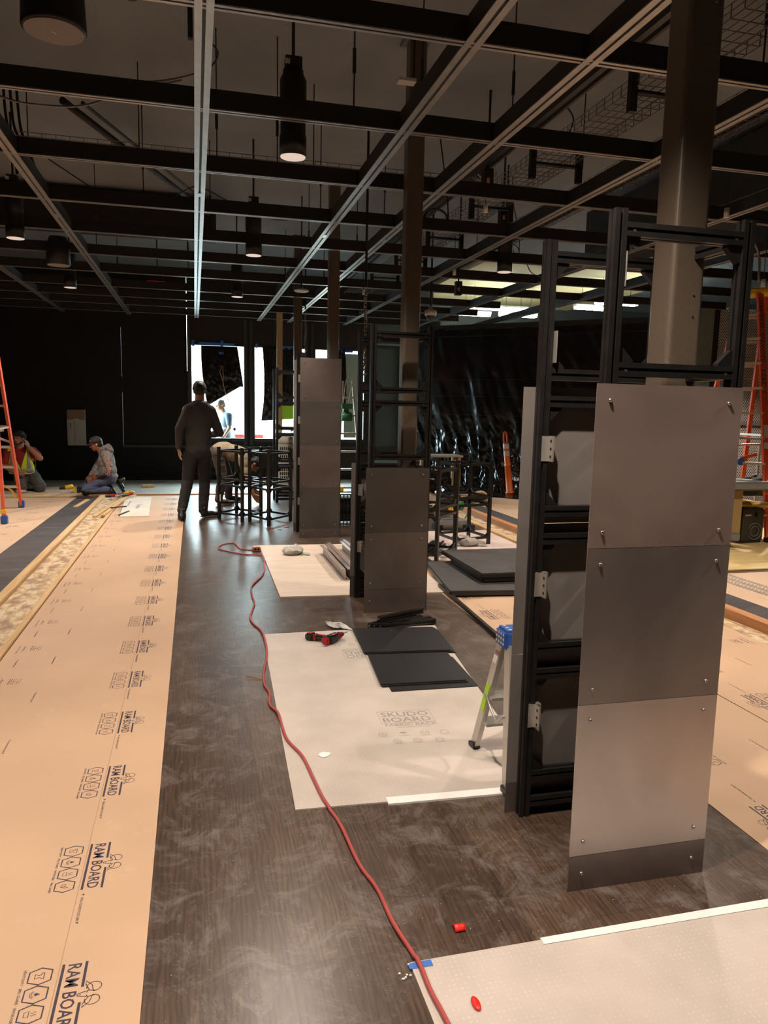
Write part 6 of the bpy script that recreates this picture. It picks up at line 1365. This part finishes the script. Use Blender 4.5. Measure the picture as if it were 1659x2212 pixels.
hand(mb, J['wL'], J['hL'], (0.2, 1, 0), 0.22, (1, 0, 0)); hand(mb, J['wR'], J['wR'] + V((-0.1, 0.15, 0.03)), (0, 0, 1), 0.4, (-1, 0, 0))
mb.cap(J['aL'], J['aL'] + V((0, 0.05, -0.06)), 0.035, 0.03).cap(J['aR'], J['aR'] + V((0.06, 0.02, -0.06)), 0.035, 0.03)
fuse('body', mb, M['skin'], t, 0.0075, 2); eyes(P, R_, s_, t); hairmesh(P, R_, s_, t, low=-0.012); cap_hat(P, R_, s_, t, M['cloth_black'], low=-0.028)
mb = MB(); limb(mb, [J['neck'] + V((0, 0, -0.06)), J['sL'] + V((0.03, 0, -0.01)), J['eL'], J['wL'] + V((0, 0, 0.02))], [0.075, 0.078, 0.062, 0.046]); limb(mb, [J['neck'] + V((0, 0, -0.06)), J['sR'] + V((-0.03, 0, -0.01)), J['eR'], J['wR'].lerp(J['eR'], 0.1)], [0.075, 0.078, 0.062, 0.044])
mb.ell((0.062, 10.485, 1.34), (0.195, 0.125, 0.20)).ell((0.045, 10.49, 1.12), (0.180, 0.125, 0.24)).ell((0.03, 10.49, 0.94), (0.168, 0.125, 0.14))
fuse('hooded_shirt', mb, M['cloth_char'], t, 0.009, 4, disp=0.007, dsc=9)
mb = MB(); mb.ell((0.068, 10.425, 1.525), (0.115, 0.045, 0.065), Matrix.Rotation(0.25, 3, 'X')).ell((0.068, 10.405, 1.475), (0.080, 0.035, 0.055)).cap((-0.02, 10.46, 1.565), (0.04, 10.42, 1.555), 0.026, 0.032).cap((0.155, 10.46, 1.565), (0.10, 10.42, 1.555), 0.026, 0.032).cap((-0.02, 10.46, 1.565), (-0.005, 10.55, 1.575), 0.024, 0.02).cap((0.155, 10.46, 1.565), (0.14, 10.55, 1.575), 0.024, 0.02)
fuse('hood', mb, M['cloth_char'], t, 0.008, 3, disp=0.006, dsc=14)
mb = MB(); limb(mb, [J['hipL'], J['kL'], J['aL'] + V((0, 0, 0.0))], [0.105, 0.080, 0.062]); limb(mb, [J['hipR'], J['kR'], J['aR'] + V((0, 0, 0.0))], [0.105, 0.080, 0.062]); mb.ell((0.035, 10.49, 0.90), (0.165, 0.125, 0.13))
fuse('trousers', mb, M['cloth_black'], t, 0.009, 3, disp=0.008, dsc=10)
shoe(t, (-0.180, 10.215, 0.165), (-0.184, 10.37, -0.04), (0, -1, 0.2)); shoe(t, (0.075, 10.47, 0.012), (0.24, 10.56, 0.012))

# --- kneeling man in grey hoodie, side view
t = person('kneeling man in dark cap, grey tie-dye hoodie and blue jeans by the back wall', (-1.5, 13.4, 0))
Q = {k: V(v) for k, v in dict(head=(-1.610, 13.40, 0.845), neck=(-1.515, 13.40, 0.735), sN=(-1.435, 13.22, 0.665), sF=(-1.48, 13.58, 0.665), eN=(-1.385, 13.13, 0.44), eF=(-1.62, 13.62, 0.45), wN=(-1.565, 13.18, 0.345), wF=(-1.715, 13.48, 0.315), hipN=(-1.43, 13.29, 0.29), hipF=(-1.43, 13.51, 0.29), kN=(-1.77, 13.22, 0.085), kF=(-1.86, 13.58, 0.085), aN=(-1.42, 13.26, 0.09), aF=(-1.39, 13.54, 0.09)).items()}
mb = MB(); P, R_, s_ = head(mb, Q['head'], (-1, -0.12, -0.30), (-0.25, 0, 1), 0.97)
limb(mb, [Q['neck'] + V((0.03, 0, -0.08)), Q['head'] + V((0.03, 0, -0.04))], [0.062, 0.056]); limb(mb, [Q['sN'], Q['eN'], Q['wN']], [0.05, 0.038, 0.028]); limb(mb, [Q['sF'], Q['eF'], Q['wF']], [0.05, 0.038, 0.028])
mb.ell((-1.455, 13.4, 0.52), (0.10, 0.16, 0.22)).ell((-1.43, 13.4, 0.33), (0.11, 0.15, 0.11)); limb(mb, [Q['hipN'], Q['kN'], Q['aN']], [0.075, 0.05, 0.036]); limb(mb, [Q['hipF'], Q['kF'], Q['aF']], [0.075, 0.05, 0.036])
hand(mb, Q['wN'], Q['wN'] + V((-0.12, 0.05, -0.09)), (-0.5, 0, 1), 0.5); hand(mb, Q['wF'], Q['wF'] + V((-0.03, -0.05, -0.14)), (-1, 0, 0.2), 0.4)
fuse('body', mb, M['skin_red'], t, 0.0075, 2); eyes(P, R_, s_, t); hairmesh(P, R_, s_, t); cp = cap_hat(P, R_, s_, t, pm('charcoal_cap', (0.045, 0.045, 0.047), 0.7)); cp.name = 'baseball_cap'
obj('cap_mark', MB().ell(P(-0.06, 0.066, 0.075), (0.014, 0.006, 0.006)), M['white_bright'], t); obj('earbud', MB().ell(P(-0.088, 0.0, -0.012), (0.007, 0.008, 0.016)), M['white_bright'], t)
obj('moustache', MB().cap(P(-0.022, 0.096, -0.046), P(0.022, 0.096, -0.046), 0.007, 0.007, 8), M['hair'], t)
gm = MB(); gm.tube([P(0.032 * sx + 0.017 * math.cos(a), 0.100, 0.004 + 0.012 * math.sin(a)) for sx in (-1,) for a in [i * 0.7 for i in range(10)]], 0.002, 5); gm.tube([P(0.032 + 0.017 * math.cos(a), 0.100, 0.004 + 0.012 * math.sin(a)) for a in [i * 0.7 for i in range(10)]], 0.002, 5); gm.tube([P(-0.05, 0.098, 0.006), P(-0.08, 0.0, 0.008)], 0.0018, 5); obj('glasses', gm, M['shoe'], t)
mb = MB(); limb(mb, [Q['neck'] + V((0.03, 0, -0.06)), Q['sN'], Q['eN'], Q['wN']], [0.085, 0.082, 0.068, 0.044]); limb(mb, [Q['neck'] + V((0.03, 0, -0.06)), Q['sF'], Q['eF'], Q['wF']], [0.085, 0.082, 0.066, 0.044]); mb.ell((-1.45, 13.4, 0.55), (0.14, 0.20, 0.20)).ell((-1.435, 13.4, 0.40), (0.145, 0.19, 0.17)).ell((-1.425, 13.4, 0.31), (0.15, 0.185, 0.08))
fuse('hoodie', mb, M['tiedye'], t, 0.009, 3, disp=0.010, dsc=9)
mb = MB(); mb.cap((-1.50, 13.32, 0.77), (-1.42, 13.40, 0.80), 0.045, 0.050).cap((-1.50, 13.48, 0.77), (-1.42, 13.40, 0.80), 0.045, 0.050).cap((-1.42, 13.40, 0.80), (-1.385, 13.40, 0.73), 0.055, 0.06).cap((-1.50, 13.32, 0.77), (-1.55, 13.38, 0.70), 0.04, 0.035); fuse('hood', mb, M['tiedye'], t, 0.009, 3, disp=0.008)
mb = MB(); F = Flat()
for i in range(5): F.ring(0.012 * (i % 2), -0.062 * i, 0.022, 0.010, 10)
F.lay(mb, (-1.395, 13.055, 0.62), (1, 0, 0), (-0.02, 0.0, 1)); obj('sleeve_print', mb, pm('pink_print', (0.75, 0.28, 0.24), 0.7), t)
mb = MB(); limb(mb, [Q['hipN'], Q['kN'], Q['aN'] + V((-0.02, 0, 0.0))], [0.105, 0.075, 0.060]); limb(mb, [Q['hipF'], Q['kF'], Q['aF'] + V((-0.02, 0, 0))], [0.105, 0.075, 0.060]); mb.ell((-1.42, 13.4, 0.27), (0.13, 0.17, 0.12)); fuse('jeans', mb, M['denim'], t, 0.009, 3, disp=0.010, dsc=11)
mb = MB(); mb.ell(Q['kN'] + V((0.01, -0.02, -0.02)), (0.075, 0.07, 0.06)).ell(Q['kF'] + V((0.01, -0.02, -0.02)), (0.075, 0.07, 0.06)); fuse('knee_pads', mb, M['shoe'], t, 0.01, 2, disp=0.006)
shoe(t, (-1.34, 13.24, 0.13), (-1.25, 13.24, -0.02), (-0.8, 0, -0.5)); shoe(t, (-1.33, 13.52, 0.21), (-1.21, 13.52, 0.00), (1, 0, 0.6), name='boot')

# --- kneeling man on the phone in hi-vis vest
t = person('kneeling man in yellow safety vest and red shirt holding a phone to his ear', (-2.85, 13.95, 0))
K = {k: V(v) for k, v in dict(head=(-2.895, 13.90, 0.90), neck=(-2.895, 13.95, 0.77), sL=(-3.075, 13.96, 0.68), sR=(-2.715, 13.96, 0.68), eL=(-3.135, 13.86, 0.44), eR=(-2.54, 13.70, 0.585), wL=(-2.93, 13.67, 0.345), wR=(-2.720, 13.74, 0.765), hipL=(-2.93, 14.0, 0.29), hipR=(-2.76, 14.0, 0.29), kL=(-2.84, 13.66, 0.095), kR=(-2.56, 13.74, 0.095), aL=(-2.90, 14.10, 0.09), aR=(-2.66, 14.15, 0.09)).items()}
mb = MB(); P, R_, s_ = head(mb, K['head'], (-0.40, -1, 0.02), (0.02, 0, 1), 1.02)
limb(mb, [K['neck'] + V((0, 0, -0.10)), K['head'] + V((0, 0.02, -0.05))], [0.070, 0.064]); limb(mb, [K['sL'], K['eL'], K['wL']], [0.062, 0.050, 0.032]); limb(mb, [K['sR'], K['eR'], K['wR']], [0.062, 0.050, 0.032])
mb.ell((-2.895, 13.97, 0.55), (0.18, 0.11, 0.22)).ell((-2.85, 14.0, 0.34), (0.16, 0.12, 0.12)); limb(mb, [K['hipL'], K['kL'], K['aL']], [0.09, 0.06, 0.045]); limb(mb, [K['hipR'], K['kR'], K['aR']], [0.09, 0.06, 0.045])
hand(mb, K['wL'], K['wL'] + V((0.15, -0.02, -0.02)), (0, -0.3, 1), 0.15, (0, 1, 0)); hand(mb, K['wR'], K['wR'] + V((-0.055, 0.06, 0.13)), (-0.6, -0.8, 0.2), 0.30, (-1, 0.2, 0))
fuse('body', mb, M['skin'], t, 0.0075, 2); eyes(P, R_, s_, t); hairmesh(P, R_, s_, t, low=0.0)
mb = MB(); mb.ell(P(0, 0.045, -0.090), (0.046, 0.042, 0.026), R_).ell(P(-0.045, 0.02, -0.062), (0.022, 0.040, 0.026), R_).ell(P(0.045, 0.02, -0.062), (0.022, 0.040, 0.026), R_).cap(P(-0.024, 0.092, -0.046), P(0.024, 0.092, -0.046), 0.006, 0.006, 8); fuse('beard', mb, M['hair_brown'], t, 0.006, 1)
cap_hat(P, R_, s_, t, M['cloth_black'], brim=0)
obj('phone', MB().box((-2.790, 13.86, 0.90), (0.012, 0.07, 0.13), Matrix.Rotation(0.2, 3, 'Y'), 0.004), M['shoe'], t)
mb = MB(); limb(mb, [K['neck'] + V((0, 0, -0.08)), K['sL'], K['sL'].lerp(K['eL'], 0.72)], [0.085, 0.088, 0.076]); limb(mb, [K['neck'] + V((0, 0, -0.08)), K['sR'], K['sR'].lerp(K['eR'], 0.62)], [0.085, 0.088, 0.076]); mb.ell((-2.895, 13.97, 0.56), (0.205, 0.14, 0.20)).ell((-2.87, 13.98, 0.40), (0.19, 0.15, 0.13)); fuse('polo_shirt', mb, M['cloth_red'], t, 0.009, 3, disp=0.006)
# vest: two front panels, back, and reflective bands hugging the shirt
def vest_front(sg):
    def f(u, v):
        z = 0.70 - 0.40 * v; xin = 0.11 - 0.105 * min(1, v * 1.35); xo = 0.135 + 0.065 * min(1, v * 1.6); x = lerp(xin, xo, u)
        y = 13.97 - 0.155 * math.sqrt(max(0.02, 1 - (x / 0.235) ** 2)) - 0.008 - 0.025 * math.sin(PI * min(1, v * 1.1)); return (-2.885 + 0.02 * v + sg * x, y, z)
    return f
for sg in (-1, 1):
    o = obj('vest_panel', MB().grid(vest_front(sg), 10, 22), M['hivis'], t); solid(o, 0.006)
    ff = vest_front(sg); o2 = obj('reflective_band', MB().grid(lambda u, v: V(ff(0.45 + 0.35 * u, 0.02 + 0.93 * v)) + V((0, -0.007, 0)), 4, 18), M['silver_tape'], o); solid(o2, 0.002)
    o2 = obj('reflective_band', MB().grid(lambda u, v: V(ff(u, 0.78 + 0.13 * v)) + V((0, -0.009, 0)), 10, 3), M['silver_tape'], o); solid(o2, 0.002)
def vb(u, v):
    a = PI * (0.02 + 0.96 * u); z = 0.72 - 0.42 * v; return (-2.885 + 0.215 * math.cos(a), 13.98 + 0.16 * math.sin(a), z)
o = obj('vest_back', MB().grid(vb, 20, 12), M['hivis'], t); solid(o, 0.006)
for sg in (-1, 1): o = obj('vest_shoulder', MB().grid(lambda u, v: (-2.885 + sg * (0.105 + 0.085 * u), 13.97 + 0.12 * math.cos(PI * v), 0.70 + 0.075 * math.sin(PI * v) - 0.02 * u), 4, 10), M['hivis'], t); solid(o, 0.006)
mb = MB(); limb(mb, [K['hipL'], K['kL'], K['aL']], [0.12, 0.095, 0.075]); limb(mb, [K['hipR'], K['kR'], K['aR']], [0.12, 0.095, 0.075]); mb.ell((-2.85, 14.0, 0.29), (0.18, 0.15, 0.12)); fuse('trousers', mb, M['cloth_grey'], t, 0.009, 3, disp=0.012, dsc=11)
obj('belt', MB().tube([(-2.85 + 0.185 * math.cos(a), 13.99 + 0.155 * math.sin(a), 0.345) for a in [i * 2 * PI / 20 for i in range(20)]], 0.014, 6, True), M['shoe'], t)
shoe(t, (-2.93, 14.12, 0.10), (-2.93, 14.30, 0.04), (0, 0.3, -1)); shoe(t, (-2.68, 14.15, 0.10), (-2.68, 14.33, 0.04), (0, 0.3, -1)); o = obj('knee_pad', MB().ell((-2.84, 13.60, 0.035), (0.09, 0.07, 0.035)), M['alu_pale'], t)

# --- bending man
t = person('man in tan T-shirt and dark trousers bending down behind the black cage frame', (0.45, 11.9, 0))
B_ = {k: V(v) for k, v in dict(pel=(0.345, 11.90, 0.84), neck=(0.775, 11.87, 0.72), head=(0.900, 11.86, 0.625), sN=(0.715, 11.70, 0.735), sF=(0.735, 12.05, 0.735), eN=(0.76, 11.62, 0.44), eF=(0.82, 12.06, 0.44), wN=(0.86, 11.60, 0.185), wF=(0.92, 11.98, 0.205), hipN=(0.34, 11.79, 0.80), hipF=(0.36, 12.02, 0.80), kN=(0.40, 11.80, 0.44), kF=(0.50, 12.12, 0.44), aN=(0.345, 11.80, 0.09), aF=(0.515, 12.24, 0.09)).items()}
mb = MB(); P, R_, s_ = head(mb, B_['head'], (0.35, -0.1, -1), (1, 0, 0.25), 0.98)
limb(mb, [B_['neck'] + V((-0.08, 0, 0.02)), B_['head'] + V((-0.05, 0, 0.03))], [0.062, 0.056]); limb(mb, [B_['sN'], B_['eN'], B_['wN']], [0.052, 0.040, 0.027]); limb(mb, [B_['sF'], B_['eF'], B_['wF']], [0.052, 0.040, 0.027])
mb.ell((0.56, 11.88, 0.81), (0.26, 0.16, 0.10), Matrix.Rotation(0.15, 3, 'Y')).ell((0.35, 11.9, 0.83), (0.12, 0.15, 0.11)); limb(mb, [B_['hipN'], B_['kN'], B_['aN']], [0.08, 0.055, 0.038]); limb(mb, [B_['hipF'], B_['kF'], B_['aF']], [0.08, 0.055, 0.038])
hand(mb, B_['wN'], B_['wN'] + V((0.10, 0, -0.13)), (0.8, -0.4, 0.5), 0.22, (-1, 0, 0)); hand(mb, B_['wF'], B_['wF'] + V((0.08, -0.05, -0.12)), (0.8, 0.4, 0.5), 0.3, (-1, 0, 0))
fuse('body', mb, M['skin'], t, 0.0075, 2); eyes(P, R_, s_, t); hairmesh(P, R_, s_, t, 'hair', curly=0.008, low=-0.01)
mb = MB(); limb(mb, [B_['neck'] + V((-0.06, 0, 0.03)), B_['sN'], B_['sN'].lerp(B_['eN'], 0.75)], [0.085, 0.085, 0.072]); limb(mb, [B_['neck'] + V((-0.06, 0, 0.03)), B_['sF'], B_['sF'].lerp(B_['eF'], 0.75)], [0.085, 0.085, 0.072]); mb.ell((0.60, 11.88, 0.80), (0.23, 0.195, 0.135), Matrix.Rotation(0.2, 3, 'Y')).ell((0.43, 11.9, 0.83), (0.20, 0.185, 0.145), Matrix.Rotation(0.05, 3, 'Y')); fuse('t_shirt', mb, M['cloth_tan'], t, 0.009, 4, disp=0.010, dsc=9)
mb = MB(); limb(mb, [B_['hipN'], B_['kN'], B_['aN']], [0.105, 0.078, 0.062]); limb(mb, [B_['hipF'], B_['kF'], B_['aF']], [0.105, 0.078, 0.062]); mb.ell((0.335, 11.9, 0.80), (0.135, 0.165, 0.13)); fuse('trousers', mb, M['cloth_grey'], t, 0.009, 3, disp=0.008, dsc=10)
shoe(t, (0.32, 11.80, 0.012), (0.50, 11.79, 0.012)); shoe(t, (0.49, 12.24, 0.012), (0.68, 12.22, 0.012))

# --- man outside the window
t = person('man in blue-grey T-shirt standing outside the left window, seen from the side', (0.66, 17.2, -0.15))
O = {k: V(v) for k, v in dict(head=(0.565, 17.2, 1.53), neck=(0.63, 17.2, 1.40), sL=(0.64, 17.38, 1.30), sR=(0.735, 17.02, 1.30), eL=(0.62, 17.42, 1.04), eR=(0.745, 16.96, 1.03), wL=(0.50, 17.35, 0.88), wR=(0.63, 16.88, 0.86), hipL=(0.66, 17.30, 0.72), hipR=(0.68, 17.10, 0.72), kL=(0.66, 17.3, 0.30), kR=(0.66, 17.1, 0.30), aL=(0.68, 17.3, -0.07), aR=(0.68, 17.1, -0.07)).items()}
mb = MB(); P, R_, s_ = head(mb, O['head'], (-1, -0.35, -0.15), (-0.15, 0, 1)); limb(mb, [O['neck'] + V((0.03, 0, -0.08)), O['head'] + V((0.02, 0, -0.04))], [0.062, 0.056]); limb(mb, [O['sL'], O['eL'], O['wL']], [0.055, 0.043, 0.028]); limb(mb, [O['sR'], O['eR'], O['wR']], [0.055, 0.043, 0.028])
mb.ell((0.68, 17.2, 1.10), (0.10, 0.16, 0.27)).ell((0.67, 17.2, 0.76), (0.11, 0.15, 0.12)); limb(mb, [O['hipL'], O['kL'], O['aL']], [0.08, 0.055, 0.038]); limb(mb, [O['hipR'], O['kR'], O['aR']], [0.08, 0.055, 0.038]); hand(mb, O['wR'], O['wR'] + V((-0.10, -0.04, -0.12)), (-1, 0, 0.6), 0.25); hand(mb, O['wL'], O['wL'] + V((-0.12, -0.04, -0.08)), (-0.5, 0, 1), 0.25)
fuse('body', mb, M['skin'], t, 0.0075, 2); eyes(P, R_, s_, t); hairmesh(P, R_, s_, t, 'hair_brown', curly=0.012, low=0.0)
mb = MB(); limb(mb, [O['neck'] + V((0.03, 0, -0.07)), O['sL'], O['sL'].lerp(O['eL'], 0.65)], [0.08, 0.082, 0.066]); limb(mb, [O['neck'] + V((0.03, 0, -0.07)), O['sR'], O['sR'].lerp(O['eR'], 0.65)], [0.08, 0.082, 0.066]); mb.ell((0.685, 17.2, 1.16), (0.125, 0.185, 0.22)).ell((0.68, 17.2, 0.90), (0.12, 0.17, 0.20)); fuse('t_shirt', mb, M['navy'], t, 0.01, 3, disp=0.006)
mb = MB(); limb(mb, [O['hipL'], O['kL'], O['aL']], [0.10, 0.08, 0.06]); limb(mb, [O['hipR'], O['kR'], O['aR']], [0.10, 0.08, 0.06]); mb.ell((0.67, 17.2, 0.72), (0.13, 0.17, 0.12)); fuse('trousers', mb, M['cloth_black'], t, 0.01, 3)
shoe(t, (0.72, 17.3, -0.14), (0.50, 17.28, -0.14)); shoe(t, (0.72, 17.1, -0.14), (0.50, 17.08, -0.14))
